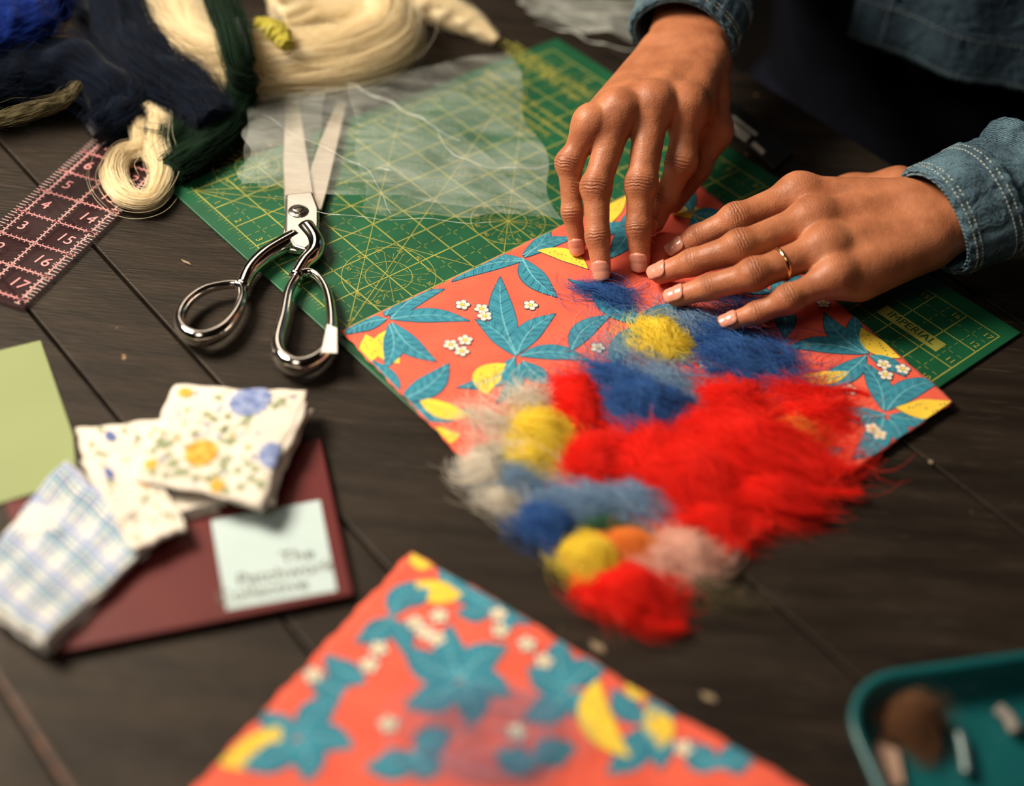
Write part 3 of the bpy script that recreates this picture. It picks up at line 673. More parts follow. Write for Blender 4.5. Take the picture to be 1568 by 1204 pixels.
for k,(a,dx,dy) in enumerate(((.05,-3,9),(-.04,2,6),(0,0,0))): S2=slab('layer_%d'%k,fl2,rotq(q2,a,dx,dy),.006+k*.0022,.0020,mcot,30+k)
pl=empty('folded_plaid_swatch')
q3=[(100,700),(232,828),(62,986),(-55,890)]
for k,(a,dx,dy) in enumerate(((-.06,6,12),(.05,-3,8),(-.03,4,4),(0,0,0))): S3=slab('layer_%d'%k,pl,rotq(q3,a,dx,dy),.006+k*.0021,.0019,mcotb,40+k,wav=.0016)
pr=Print(lambda x,y,o_:S3(x,y,o_+.0001))
for t,w,m_ in [(a/3.4+b,w,m_) for a in range(4) for b,w,m_ in((.03,.030,'pale'),(.075,.012,'teal'),(.115,.009,'navy'),(.15,.022,'blu'),(.21,.008,'teal'))]:
    if t>.98: continue
    pr.strip([(t,s) for s in np.linspace(0,1,30)],w/2,IX[m_],.0001,3)
    pr.strip([(s,t) for s in np.linspace(0,1,30)],w/2,IX[m_ if m_!='blu' else 'teal'],.0003,3)
pr.obj('printed_plaid',IM,pl,False)
fl2b=empty('folded_floral_swatch.001')
q2b=[(125,705),(215,690),(284,800),(205,838)]
for k,(a,dx,dy) in enumerate(((.05,2,6),(0,0,0))): S2b=slab('layer_%d'%k,fl2b,rotq(q2b,a,dx,dy),.0150+k*.0018,.0017,mcot,50+k)
def floral(Sf,parent,n,seed,main=()):
    pr=Print(lambda x,y,o_:Sf(x,y,o_)); r=random.Random(seed)
    def bloom(c,R,col,dk):
        for ring,rad in ((13,1.0),(9,.62),(5,.3)):
            for i in range(ring):
                a=2*math.pi*i/ring+ring; pr.disc((c[0]+R*rad*.78*math.cos(a),c[1]+R*rad*.78*math.sin(a)),R*.20,IX[dk] if (i+ring)%3==0 else IX[col],.0002+.0001*(3-rad)+.00003*i,10)
        pr.disc(c,R*.16,IX[dk],.0009,8)
    for c,R,col,dk in main: bloom(c,R,col,dk)
    for i in range(n):
        c=(r.uniform(.06,.94),r.uniform(.06,.94))
        if any(math.hypot(c[0]-m_[0][0],c[1]-m_[0][1])<m_[1]*1.1 for m_ in main): continue
        k=r.choice(['sage','sage','sage','sage','blu','och','pale'])
        if k=='sage':
            a=r.random()*6.28
            for s in(-1,0,1):
                t=(c[0]+.06*math.cos(a+s*.7),c[1]+.06*math.sin(a+s*.7)); pr.leaf(c,t,.012,.1,mleaf=IX['sage'],mdark=IX['sage'],veins=False,outline=.0005)
            pr.strip([c,(c[0]-.05*math.cos(a),c[1]-.05*math.sin(a)),(c[0]-.09*math.cos(a+.4),c[1]-.09*math.sin(a+.4))],.0035,IX['sage'],.0002)
        else: pr.flower(c,r.uniform(.017,.027),IX[k],IX['yel'],off=.0003)
    pr.obj('printed_flowers',IM,parent,False)
floral(S2,fl2,60,1,main=[((.3,.15),.06,'blu','navy')]); floral(S2b,fl2b,44,2,main=[((.3,.2),.08,'navy','blu'),((.75,.4),.08,'och','yel')])
fl1=empty('folded_floral_swatch.002')
q1=[(268,584),(466,598),(402,772),(204,728)]
lay=[(.0140,.12,12,6),(.0162,-.05,14,2),(.0184,.065,7,4),(.0206,0,0,0)]
for k,(z_,a,dx,dy) in enumerate(lay): S1=slab('layer_%d'%k,fl1,rotq(q1,a,dx,dy,.97 if k<3 else 1),z_,.0019,mcot,60+k,droop=.0012 if k==3 else .0005,wav=.0015)
floral(S1,fl1,100,5,main=[((.42,.68),.13,'och','yel'),((.62,.14),.16,'pale','blu'),((.95,.6),.12,'pale','blu'),((.12,.12),.06,'yel','och'),((.1,.85),.05,'yel','och'),((.62,.93),.06,'och','yel')])

# ================= TRAY
ty=empty('teal_tray')
mteal2=M('teal_plastic',(.006,.095,.105),(.005,.080,.090),scale=20,rough=.35)
U=nrm(P(1560,1006,.02)-P(1340,1037,.02)); Vd=np.array([U[1],-U[0],0]); Oc=P(1268,1040,.02)
TL_,TW_,CR=.21,.16,.035
ctr=Oc+U*TL_/2+Vd*TW_/2
def rrect(ins,n=10):
    a=TL_/2-ins;b2=TW_/2-ins;r=max(CR-ins,.004); out=[]
    for q,(sx,sy) in enumerate(((1,1),(-1,1),(-1,-1),(1,-1))):
        for i in range(n+1):
            an=q*math.pi/2+i*math.pi/2/n; out.append(((a-r)*sx+r*math.cos(an),(b2-r)*sy+r*math.sin(an)))
    return out
prof=[(.014,.0003),(.006,.002),(.0035,.018),(0,.0185),(0,.0205),(.0015,.0215),(.0035,.0215),(.0055,.020),(.008,.006),(.014,.003),(.03,.0028)]
V=[];Fc=[];n=len(rrect(0))
for ins,z_ in prof:
    for x,y in rrect(ins): q=ctr+U*x+Vd*y; V.append((q[0],q[1],T+z_))
for i in range(len(prof)-1):
    for j in range(n): a=i*n+j;b2=i*n+(j+1)%n; Fc.append((a,a+n,b2+n,b2))
V.append((ctr[0],ctr[1],T+.0028)); V.append((ctr[0],ctr[1],T+.0003)); kc=len(V)-2; l0=(len(prof)-1)*n
for j in range(n): Fc.append((kc,l0+j,l0+(j+1)%n)); Fc.append((kc+1,(j+1)%n,j))
o=mk('tray_body',V,Fc,mteal2,None,ty); recalc(o)
tuft('brown_wool',ty,1392,1110,34,34,.016,'brown',1100,90,zb=.004,core=.6,Lm=.026)
ac=Acc(); ac.add(*prism([(1342,1135),(1375,1150),(1385,1204),(1345,1215),(1335,1180)],.0035,.0065)); o=ac.obj('eraser',M('pink_rubber',(.58,.38,.28),rough=.8),ty,False); bevel(o,.001)
C=catmull([P(1468,1122,.008),P(1475,1150,.008),P(1480,1185,.008)],12); V,Fc=tube(C,.0024,12); mk('metal_pin',V,Fc,M('steel_pin_grey',(.22,.30,.30),rough=.4,metal=.6),None,ty)
C=catmull([P(1528,1085,.008),P(1545,1100,.008),P(1556,1122,.008)],12); V,Fc=tube(C,.0032,12); mk('chalk',V,Fc,M('chalk_white',(.22,.20,.18),rough=.8),None,ty)
msc=M('scrap_paper',(.28,.21,.13),(.22,.16,.10),rough=.9)
ps=Acc()
for x,y,w,h_,a in ((915,991,15,6,.5),(1085,1068,14,5,.4),(1425,708,4,2.5,.4),(285,402,9,1.6,.4)):
    q=[(x+(u*w*math.cos(a)-v*h_*math.sin(a)),y+(u*w*math.sin(a)+v*h_*math.cos(a))) for u,v in((-1,-.6),(.4,-1),(1,.5),(-.3,1))]
    ps.add(*prism(q,.0002,.001))
ps.obj('paper_scraps',msc,None,False)
bx=empty('black_carton'); mbk=M('black_card',(.012,.012,.014),rough=.5)
ac=Acc(); ac.add(*prism([(1085,165),(1112,150),(1215,235),(1185,262)],.001,.006)); o=ac.obj('carton_body',mbk,bx,False); bevel(o,.001)
ac=Acc()
for q in ([(1113,190),(1118,184),(1150,208),(1144,213)],[(1125,205),(1130,201),(1146,213),(1141,217)],[(1150,222),(1155,217),(1172,232),(1167,237)],[(1120,180),(1123,177),(1160,205),(1157,208)]):
    ac.add(*prism(q,.0061,.0064))
ac.obj('carton_print',M('white_print',(.6,.58,.52)),bx,False)

# ================= HANDS (implicit surfaces)
def cone(p,a,b,ra,rb):
    ba=(b-a).astype(np.float32); pa=p-a.astype(np.float32); t=np.clip(pa@ba/float(ba@ba),0,1)
    return np.sqrt(((pa-t[:,None]*ba)**2).sum(1))-(ra+(rb-ra)*t)
def smin(a,b,k):
    h=np.maximum(k-np.abs(a-b),0)/k; return np.minimum(a,b)-h*h*k*.25
def nets(f,lo,hi,h):
    lo=np.array(lo);hi=np.array(hi); n=np.ceil((hi-lo)/h).astype(int)+1
    xs=[lo[i]+h*np.arange(n[i]) for i in range(3)]
    Vv=np.empty(n,np.float32)
    YY,ZZ=np.meshgrid(xs[1],xs[2],indexing='ij')
    for i0 in range(0,n[0],16):
        i1=min(n[0],i0+16); pts=np.empty(((i1-i0),n[1],n[2],3),np.float32)
        for i in range(i0,i1): pts[i-i0,:,:,0]=xs[0][i]; pts[i-i0,:,:,1]=YY; pts[i-i0,:,:,2]=ZZ
        Vv[i0:i1]=f(pts.reshape(-1,3)).reshape(i1-i0,n[1],n[2])
    I=Vv<0; c=np.zeros(n-1,int)
    for a in(0,1):
        for b in(0,1):
            for d in(0,1): c+=I[a:n[0]-1+a,b:n[1]-1+b,d:n[2]-1+d]
    act=(c>0)&(c<8); idx=-np.ones(n-1,int); ijk=np.argwhere(act); idx[act]=np.arange(len(ijk))
    P_=(lo+(ijk+.5)*h).astype(np.float32)
    Fs=[]
    for ax in range(3):
        o1,o2=(ax+1)%3,(ax+2)%3
        s0=[slice(None)]*3;s1=[slice(None)]*3; s0[ax]=slice(0,n[ax]-1);s1[ax]=slice(1,n[ax])
        ch=I[tuple(s0)]!=I[tuple(s1)]; e=np.argwhere(ch)
        ok=(e[:,o1]>0)&(e[:,o2]>0)&(e[:,o1]<n[o1]-1)&(e[:,o2]<n[o2]-1); e=e[ok]
        ins=I[tuple(s0)][tuple(e.T)]
        d1=np.zeros(3,int);d1[o1]=1;d2=np.zeros(3,int);d2[o2]=1
        q=[idx[tuple((e-d1-d2).T)],idx[tuple((e-d2).T)],idx[tuple(e.T)],idx[tuple((e-d1).T)]]
        fa=np.stack(q,1); fa[~ins]=fa[~ins][:,::-1]; Fs.append(fa)
    Fs=np.concatenate(Fs)
    def grad(p,ep):
        g=np.zeros_like(p)
        for k in range(3):
            d=np.zeros(3,np.float32);d[k]=ep; g[:,k]=(f(p+d)-f(p-d))/(2*ep)
        return g
    for _ in range(5):
        g=grad(P_,h*.3); P_=P_-np.clip(f(P_),-h,h)[:,None]*g/np.maximum((g*g).sum(1),.2)[:,None]
    g=grad(P_,h*.3); g/=np.linalg.norm(g,axis=1)[:,None]+1e-9
    return P_,Fs,g
def skin_mat():
    mt=bpy.data.materials.new('brown_skin'); mt.use_nodes=True; nt=mt.node_tree;N=nt.nodes;L=nt.links;b=N['Principled BSDF']
    b.inputs['Roughness'].default_value=.47; b.inputs['Specular IOR Level'].default_value=.40
    b.inputs['Subsurface Weight'].default_value=.12; b.inputs['Subsurface Radius'].default_value=(1,.3,.15); b.inputs['Subsurface Scale'].default_value=.004
    tc=N.new('ShaderNodeTexCoord'); nz=N.new('ShaderNodeTexNoise'); nz.inputs['Scale'].default_value=55; nz.inputs['Detail'].default_value=6; L.new(tc.outputs['Object'],nz.inputs['Vector'])
    rp=N.new('ShaderNodeValToRGB'); rp.color_ramp.elements[0].position=.3; rp.color_ramp.elements[1].position=.72
    rp.color_ramp.elements[0].color=(.31,.105,.046,1); rp.color_ramp.elements[1].color=(.47,.180,.084,1); L.new(nz.outputs['Fac'],rp.inputs[0])
    at=N.new('ShaderNodeAttribute'); at.attribute_name='tipw'; mx=N.new('ShaderNodeMix'); mx.data_type='RGBA'; mx.inputs[7].default_value=(.60,.20,.11,1)
    L.new(at.outputs['Fac'],mx.inputs[0]); L.new(rp.outputs[0],mx.inputs[6])
    aw=N.new('ShaderNodeAttribute'); aw.attribute_name='wr_w'; m2=N.new('ShaderNodeMix'); m2.data_type='RGBA'; m2.inputs[7].default_value=(.20,.062,.03,1)
    mm=N.new('ShaderNodeMath'); mm.operation='MULTIPLY'; mm.inputs[1].default_value=.42; L.new(aw.outputs['Fac'],mm.inputs[0])
    L.new(mm.outputs[0],m2.inputs[0]); L.new(mx.outputs[2],m2.inputs[6]); L.new(m2.outputs[2],b.inputs['Base Color'])
    as_=N.new('ShaderNodeAttribute'); as_.attribute_name='wr_s'
    n5=N.new('ShaderNodeTexNoise'); n5.inputs['Scale'].default_value=190; n5.inputs['Detail'].default_value=3; L.new(tc.outputs['Object'],n5.inputs['Vector'])
    q=N.new('ShaderNodeMath'); q.operation='MULTIPLY_ADD'; q.inputs[1].default_value=3.0; L.new(as_.outputs['Fac'],q.inputs[0])
    q2=N.new('ShaderNodeMath'); q2.operation='MULTIPLY'; q2.inputs[1].default_value=11.0; L.new(n5.outputs['Fac'],q2.inputs[0]); L.new(q2.outputs[0],q.inputs[2])
    si=N.new('ShaderNodeMath'); si.operation='SINE'; L.new(q.outputs[0],si.inputs[0])
    s2=N.new('ShaderNodeMath'); s2.operation='MULTIPLY'; L.new(si.outputs[0],s2.inputs[0]); L.new(aw.outputs['Fac'],s2.inputs[1])
    s22=N.new('ShaderNodeMath'); s22.operation='MULTIPLY'; s22.inputs[1].default_value=.65; L.new(s2.outputs[0],s22.inputs[0])
    vo=N.new('ShaderNodeTexVoronoi'); vo.inputs['Scale'].default_value=900; L.new(tc.outputs['Object'],vo.inputs['Vector'])
    s3=N.new('ShaderNodeMath'); s3.operation='MULTIPLY_ADD'; s3.inputs[1].default_value=.3; L.new(vo.outputs['Distance'],s3.inputs[0]); L.new(s22.outputs[0],s3.inputs[2])
    n6=N.new('ShaderNodeTexNoise'); n6.inputs['Scale'].default_value=110; n6.inputs['Detail'].default_value=5; L.new(tc.outputs['Object'],n6.inputs['Vector'])
    s4=N.new('ShaderNodeMath'); s4.operation='MULTIPLY_ADD'; s4.inputs[1].default_value=2.0; L.new(n6.outputs['Fac'],s4.inputs[0]); L.new(s3.outputs[0],s4.inputs[2])
    bp=N.new('ShaderNodeBump'); bp.inputs['Strength'].default_value=.65; bp.inputs['Distance'].default_value=.0006; L.new(s4.outputs[0],bp.inputs['Height']); L.new(bp.outputs[0],b.inputs['Normal'])
    return mt
mskin=skin_mat()
mnail=M('fingernail',(.70,.30,.21),(.62,.25,.18),scale=100,rough=.22,coat=.3)
def hand(name,parent,fing,thumb,wrist,elbow,side,rs=1.0,h=.00115):
    J=[[P(*q) for q in f] for f in fing]; Tj=[P(*q) for q in thumb]; Wp=P(*wrist); El=np.array(elbow)
    lat=J[0][0]-J[3][0]; hd=nrm((J[1][0]+J[2][0])/2-Wp); lat=nrm(lat-hd*(lat@hd)); up=np.cross(hd,lat)
    if up[2]<0: up=-up
    radb=[(.0108,.0094,.0079,.0064),(.0112,.0097,.0082,.0067),(.0106,.0091,.0077,.0063),(.0093,.0079,.0067,.0056)]
    radb=[tuple(r*rs for r in q) for q in radb]
    tr_=tuple(r*rs for r in (.0125,.0112,.0098,.0078))
    palm=[]
    offs=(.019,.007,-.006,-.018)
    for i in range(4):
        w=Wp+lat*offs[i]*rs
        palm.append((w,J[i][0],.0140*rs,radb[i][0]*1.06))
        palm.append((w-up*.006,J[i][0]-up*.006-hd*.008,.0135*rs,.0098*rs))
    for i in range(3): palm.append((J[i][0]-hd*.006-up*.002,J[i+1][0]-hd*.006-up*.002,.0098*rs,.0092*rs))
    palm.append((Wp+lat*.015*rs-up*.004,Tj[0],.0135*rs,.0135*rs)); palm.append((Tj[0],Tj[1],.0145*rs,.0125*rs)); palm.append((Tj[1],J[0][0]-hd*.02-up*.006,.010*rs,.010*rs))
    palm.append((Wp-lat*.016*rs-up*.006,J[3][0]-hd*.02-up*.008,.0125*rs,.0115*rs))
    fd=nrm(El-Wp)
    Fe=Wp+fd*.13
    for s in(-1,0,1): palm.append((Wp+lat*.0115*s*rs-up*.002,Fe+lat*.015*s,.0165*rs if s else .0175*rs,.023))
    fg=[]
    for i,f in enumerate(J):
        r=radb[i]; g=[(f[0],f[1],r[0],r[1]),(f[1],f[2],r[1]*.97,r[2]),(f[2],f[3],r[2]*.98,r[3])]
        fg.append(g)
    def dors(t): v=up+.6*hd; v=v-t*(v@t); return nrm(v)
    fg.append([(Tj[1],Tj[2],tr_[0],tr_[2]),(Tj[2],Tj[3],tr_[2],tr_[3])])
    knob=[]
    for i,f in enumerate(J):
        t=nrm(f[2]-f[0]); d=dors(t); knob.append((f[1]+d*.0016,radb[i][1]*.97)); 
    def fdist(p,i):
        d=None
        for a,b,ra,rb in fg[i]:
            c=cone(p,a,b,ra,rb); d=c if d is None else smin(d,c,.004)
        if i<4:
            kc,kr=knob[i]; d=smin(d,np.sqrt(((p-kc.astype(np.float32))**2).sum(1))-kr,.006)
        return d
    def sdf(p):
        d=None
        for a,b,ra,rb in palm:
            c=cone(p,a,b,ra,rb); d=c if d is None else smin(d,c,.009)
        for i in range(4):
            kc=(J[i][0]+up*.003).astype(np.float32); d=smin(d,np.sqrt(((p-kc)**2).sum(1))-.0105*rs*(1 if i<3 else .9),.008)
        out=d
        for i in range(5): out=np.minimum(out,smin(d,fdist(p,i),.009))
        return out
    allp=np.array([q for f in J for q in f]+Tj+[Wp,Wp+fd*.10]); lo=allp.min(0)-.03; hi=allp.max(0)+.03
    def sdfc(p):
        d=sdf(p); c=(p-(Wp+fd*.095).astype(np.float32))@fd.astype(np.float32); return np.maximum(d,c)
    V,Fc,G=nets(sdfc,lo,hi,h)
    o=mk(name,V,Fc,mskin,None,parent)
    ww=np.zeros(len(V));ws=np.zeros(len(V));tp=np.zeros(len(V))
    for i,f in enumerate(J+[Tj]):
        js=[(1,1.0,.0048),(2,.7,.0034)] if i<4 else [(2,.9,.0045)]
        for k,am,sg in js:
            t=nrm(nrm(f[k]-f[k-1])+nrm(f[min(k+1,3)]-f[k])) if k<3 else nrm(f[k]-f[k-1]); d=dors(t); rel=V-f[k]; s=rel@t
            w=am*np.exp(-(s/sg)**2)*np.clip((G@d)*1.5-.35,0,1)*(np.linalg.norm(rel,axis=1)<.0165)
            m_=w>ww; ww[m_]=w[m_]; ws[m_]=s[m_]*1000
        tp=np.maximum(tp,np.exp(-((np.linalg.norm(V-f[3],axis=1)/.0125)**2)))
    for i in range(4):
        rel=V-J[i][0]; s=rel@hd; w=.22*np.exp(-(s/.008)**2)*np.clip(G@up,0,1)*np.exp(-((rel@lat)/.007)**2)*(np.linalg.norm(rel,axis=1)<.02); m_=w>ww; ww[m_]=w[m_]; ws[m_]=s[m_]*1000
    for nm,a in(('wr_w',ww),('wr_s',ws),('tipw',tp*.8)):
        at=o.data.attributes.new(nm,'FLOAT','POINT'); at.data.foreach_set('value',a.astype(np.float32))
    ac=Acc()
    for i,f in enumerate(J+[Tj]):
        t=nrm(f[3]-f[2]); d=dors(t); l=np.cross(t,d); r=(radb[i][3] if i<4 else tr_[3])
        V2=[];F2=[];nu,nv_=12,11
        for a in range(nu+1):
            u=a/nu
            al=(-.0062+.0135*u)*rs*(1.15 if i==4 else (1 if i<3 else .88))
            wd=(1-abs(2*u-1)**3.2)**.5*.95+.05 if u<.5 else (1-abs(2*u-1)**5)**.5*.95+.05
            rad=r+(.0010 if u<.5 else .0006)+ (radb[i][2]-r if i<4 else .001)*max(0,-al)/.02
            for b2 in range(nv_+1):
                th=(b2/nv_*2-1)*math.radians(56)*wd
                fall=max(0,al-.001)**2*26
                V2.append(f[3]+t*al+(d*(math.cos(th)*rad*.97-fall-( .0008 if a==0 else 0))+l*math.sin(th)*rad*.97))
        for a in range(nu):
            for b2 in range(nv_): q=a*(nv_+1)+b2; F2.append((q,q+1,q+nv_+2,q+nv_+1))
        ac.add(V2,F2)
    no=ac.obj(name+'_nails',mnail,parent); sm=no.modifiers.new('t','SOLIDIFY'); sm.thickness=.0005; sm.offset=0
    return J,Wp,up,lat,hd
person=empty('seated_person')
elR=np.array([.15,1.15,T+.11]); elL=np.array([.475,.875,T+.10])
hR=hand('right_hand',person,
 [[(1052,165,.084),(1044,248,.056),(1020,302,.033),(1003,342,.014)],
  [(1000,160,.088),(982,283,.052),(978,348,.031),(980,398,.0115)],
  [(948,172,.085),(913,287,.050),(915,362,.028),(921,414,.0115)],
  [(905,192,.078),(872,250,.056),(876,325,.031),(884,375,.0115)]],
 [(1082,150,.066),(1090,200,.050),(1066,258,.032),(1030,310,.016)],(1045,88,.08),elR,1,rs=1.0)
hL=hand('left_hand',person,
 [[(1222,298,.046),(1127,337,.036),(1068,364,.022),(1038,382,.0135)],
  [(1243,336,.050),(1133,379,.041),(1060,402,.026),(1012,419,.0135)],
  [(1262,380,.047),(1155,421,.038),(1086,440,.024),(1037,455,.0135)],
  [(1277,424,.040),(1207,459,.031),(1160,479,.020),(1118,494,.0125)]],
 [(1375,292,.036),(1305,300,.024),(1248,310,.017),(1205,318,.014)],(1405,338,.050),elL,-1,rs=1.04)
f=hL[0][2]; t=nrm(f[1]-f[0]); cpt=f[0]+(f[1]-f[0])*.62
a1=nrm(np.cross(t,[0,0,1])); a2=np.cross(a1,t); V=[];Fc=[];nn=40
prof=[(0,-.0014),(.0008,-.0011),(.0011,0),(.0008,.0011),(0,.0014),(-.0004,0)]
for i in range(nn):
    an=2*math.pi*i/nn
    for r_,s_ in prof: V.append(cpt+(a1*math.cos(an)+a2*math.sin(an))*(.01040+r_)+t*s_)
for i in range(nn):
    for j in range(6): a=i*6+j;b2=i*6+(j+1)%6;c=((i+1)%nn)*6+(j+1)%6;d=((i+1)%nn)*6+j; Fc.append((a,b2,c,d))
mk('gold_ring',V,Fc,M('gold',(.9,.62,.30),(.85,.58,.28),rough=.15,metal=1),None,person)

# ================= SLEEVES / JACKET / BODY
def denim_mat(name,c1,c2,c3):
    mt=M(name,c1,c2,scale=34,rough=.9,det=10,nlo=.43,nhi=.61,spec=.2)
    nt=mt.node_tree;N=nt.nodes;L=nt.links;b=N['Principled BSDF']; tc=N['Texture Coordinate']
    rp=[x for x in N if x.type=='VALTORGB'][0]
    wv=N.new('ShaderNodeTexWave'); wv.inputs['Scale'].default_value=300; wv.inputs['Distortion'].default_value=1.5; wv.bands_direction='DIAGONAL'; L.new(tc.outputs['Object'],wv.inputs['Vector'])
    n2=N.new('ShaderNodeTexNoise'); n2.inputs['Scale'].default_value=600; n2.inputs['Detail'].default_value=4; L.new(tc.outputs['Object'],n2.inputs['Vector'])
    ad=N.new('ShaderNodeMath'); ad.operation='ADD'; L.new(wv.outputs['Fac'],ad.inputs[0]); L.new(n2.outputs['Fac'],ad.inputs[1])
    r2=N.new('ShaderNodeMapRange'); r2.inputs[1].default_value=.6; r2.inputs[2].default_value=1.5; r2.inputs[3].default_value=0; r2.inputs[4].default_value=.6; L.new(ad.outputs[0],r2.inputs[0])
    mx=N.new('ShaderNodeMix'); mx.data_type='RGBA'; mx.inputs[7].default_value=(*c3,1); L.new(r2.outputs[0],mx.inputs[0]); L.new(rp.outputs[0],mx.inputs[6]); L.new(mx.outputs[2],b.inputs['Base Color'])
    bp=N.new('ShaderNodeBump'); bp.inputs['Strength'].default_value=.9; bp.inputs['Distance'].default_value=.0008; L.new(ad.outputs[0],bp.inputs['Height'])
    n3=N.new('ShaderNodeTexNoise'); n3.inputs['Scale'].default_value=60; n3.inputs['Detail'].default_value=5; n3.inputs['Distortion'].default_value=1; L.new(tc.outputs['Object'],n3.inputs['Vector'])
    b2=N.new('ShaderNodeBump'); b2.inputs['Strength'].default_value=1; b2.inputs['Distance'].default_value=.009; L.new(n3.outputs['Fac'],b2.inputs['Height']); L.new(b2.outputs[0],bp.inputs['Normal']); L.new(bp.outputs[0],b.inputs['Normal'])
    return mt
mden=denim_mat('faded_denim',(.10,.20,.27),(.012,.044,.080),(.22,.34,.40))
mdend=denim_mat('jacket_denim_shaded',(.022,.048,.074),(.005,.014,.026),(.06,.10,.135))  # darker copy of the sleeve denim, shade on the body put into its colour
mthr=M('denim_thread',(.38,.44,.42),rough=.8); mthrd=M('denim_thread_shaded',(.14,.18,.19),rough=.8)  # second thread darkened to match the shaded jacket body
def sleeve(name,path,rad,seed,sz=.85,mt=mden):
    C=catmull(path,130); n_=130; R=np.interp(np.linspace(0,1,n_),np.linspace(0,1,len(rad)),rad)
    L_=np.linalg.norm(np.diff(C,axis=0),axis=1).sum()
    def dsp(s,a):
        w=min(1,max(0,(s*L_-.042)/.02)); x=s*L_
        return w*(.0036*math.sin(x*170+2.5*math.sin(a+seed)+seed)+.0032*math.sin(x*80+3*math.cos(a)+seed*2)+.0020*math.sin(x*300+4*math.sin(a*2+seed)))+.0008*math.sin(4*a+seed)
    V,Fc=tube(C,R,96,caps=False,sz=sz,disp=dsp); o=mk(name,V,Fc,mt,None,person); s=o.modifiers.new('t','SOLIDIFY'); s.thickness=.0018; s.offset=-1
    k=int(n_*.040/L_)+2; Cc=catmull([C[0],C[k//2],C[k]],30)
    def cd_(s,a): return .0016*math.sin(min(1,s*8)*math.pi/2)+.0008*math.sin(4*a+seed)+.0007*math.sin(23*a+seed)*(1 if s<.25 or s>.8 else .4)
    V,Fc=tube(Cc,np.linspace(R[0],R[k],30)+.0010,128,caps=False,sz=sz,disp=cd_); o=mk(name+'_cuff',V,Fc,mt,None,person); s=o.modifiers.new('t','SOLIDIFY'); s.thickness=.0024; s.offset=0
    Tn,A,B=frames(Cc); ac=Acc()
    for row in(3,6,23,26):
        for j in range(84):
            an0=2*math.pi*j/84;an1=an0+2*math.pi/84*.6; r=np.linspace(R[0],R[k],30)[row]+.0042+.0008*math.sin(4*an0+seed)
            V=[]
            for an in(an0,an1):
                base=Cc[row]+A[row]*r*math.cos(an)+B[row]*r*sz*math.sin(an)
                nn_=nrm(A[row]*math.cos(an)+B[row]*math.sin(an))
                for q in((-1,-1),(1,-1),(1,.4),(-1,.4)): V.append(base+Tn[row]*q[0]*.0004+nn_*q[1]*.0005)
            ac.add(V,[(0,1,2,3),(7,6,5,4),(0,4,5,1),(1,5,6,2),(2,6,7,3),(3,7,4,0)])
    ac.obj(name+'_stitching',mthr,person,False)
cB=W(1.03,-.66,0)
shR=np.array([*(cB-lv*.17)[:2],T+.34]); shL=np.array([*(cB+lv*.17)[:2],T+.34])
wR=hR[1];wL=hL[1]
sleeve('right_sleeve',[P(1044,58,.083),wR*.45+elR*.55+np.array([0,0,.002]),elR,(elR+shR)/2,shR],[.035,.041,.052,.058,.068],1.3)
sleeve('left_sleeve',[P(1430,340,.053),wL*.5+elL*.5+np.array([0,0,.006]),elL,(elL+shL)/2,shL],[.0375,.045,.055,.060,.068],2.1)
mshirt=M('navy_shirt',(.004,.005,.009),(.003,.003,.006),rough=.95,spec=.1); mjean=M('dark_jeans',(.006,.008,.016),(.004,.005,.010),scale=40,rough=.95,spec=.1)
pel=np.array([*(cB+nv*.05)[:2],.58]); ch=np.array([*cB[:2],T+.26]); nk=np.array([*(cB-nv*.02)[:2],T+.45]); hdp=np.array([*(cB-nv*.07)[:2],T+.60])
def torso(p):
    d=None
    for a,b,ra,rb in [(pel-lv*.06,ch-lv*.07,.105,.095),(pel+lv*.06,ch+lv*.07,.105,.095),(shR-np.array([0,0,.02]),shL-np.array([0,0,.02]),.06,.06),(ch,nk-np.array([0,0,.04]),.09,.055)]:
        c=cone(p,a,b,ra,rb); d=c if d is None else smin(d,c,.05)
    return d
V,Fc,G=nets(torso,pel-.3,hdp+.3,.01); mk('torso',V,Fc,mshirt,None,person)
kn=[pel-nv*.42+lv*s*.12+np.array([0,0,-.02]) for s in(-1,1)]; hp=[pel+lv*s*.08 for s in(-1,1)]; an_=[k+nv*.03+np.array([0,0,-.46]) for k in kn]
def legs(p):
    out=None
    for i in(0,1):
        d=smin(cone(p,hp[i]-np.array([0,0,.03]),kn[i],.085,.062),cone(p,kn[i],an_[i],.06,.042),.03); out=d if out is None else smin(out,d,.02)
    return smin(out,cone(p,hp[0],hp[1],.10,.10),.05)
allp=np.array(kn+hp+an_); V,Fc,G=nets(legs,allp.min(0)-.12,allp.max(0)+.12,.012); mk('jeans',V,Fc,mjean,None,person)
mshoe=M('black_shoe_leather',(.02,.02,.02),rough=.4)
for i in(0,1):
    a=an_[i]; f_=lambda p,a=a:np.maximum(smin(cone(p,np.array([a[0],a[1],.045]),np.array([*(a-nv*.15)[:2],.035]),.042,.036),cone(p,a,np.array([a[0],a[1],.05]),.04,.04),.03),.004-p[:,2])
    V,Fc,G=nets(f_,np.minimum(a,a-nv*.2)-.08,np.maximum(a,a-nv*.2)+.08,.008); mk('shoe_%d'%(i+1),V,Fc,mshoe,None,person)
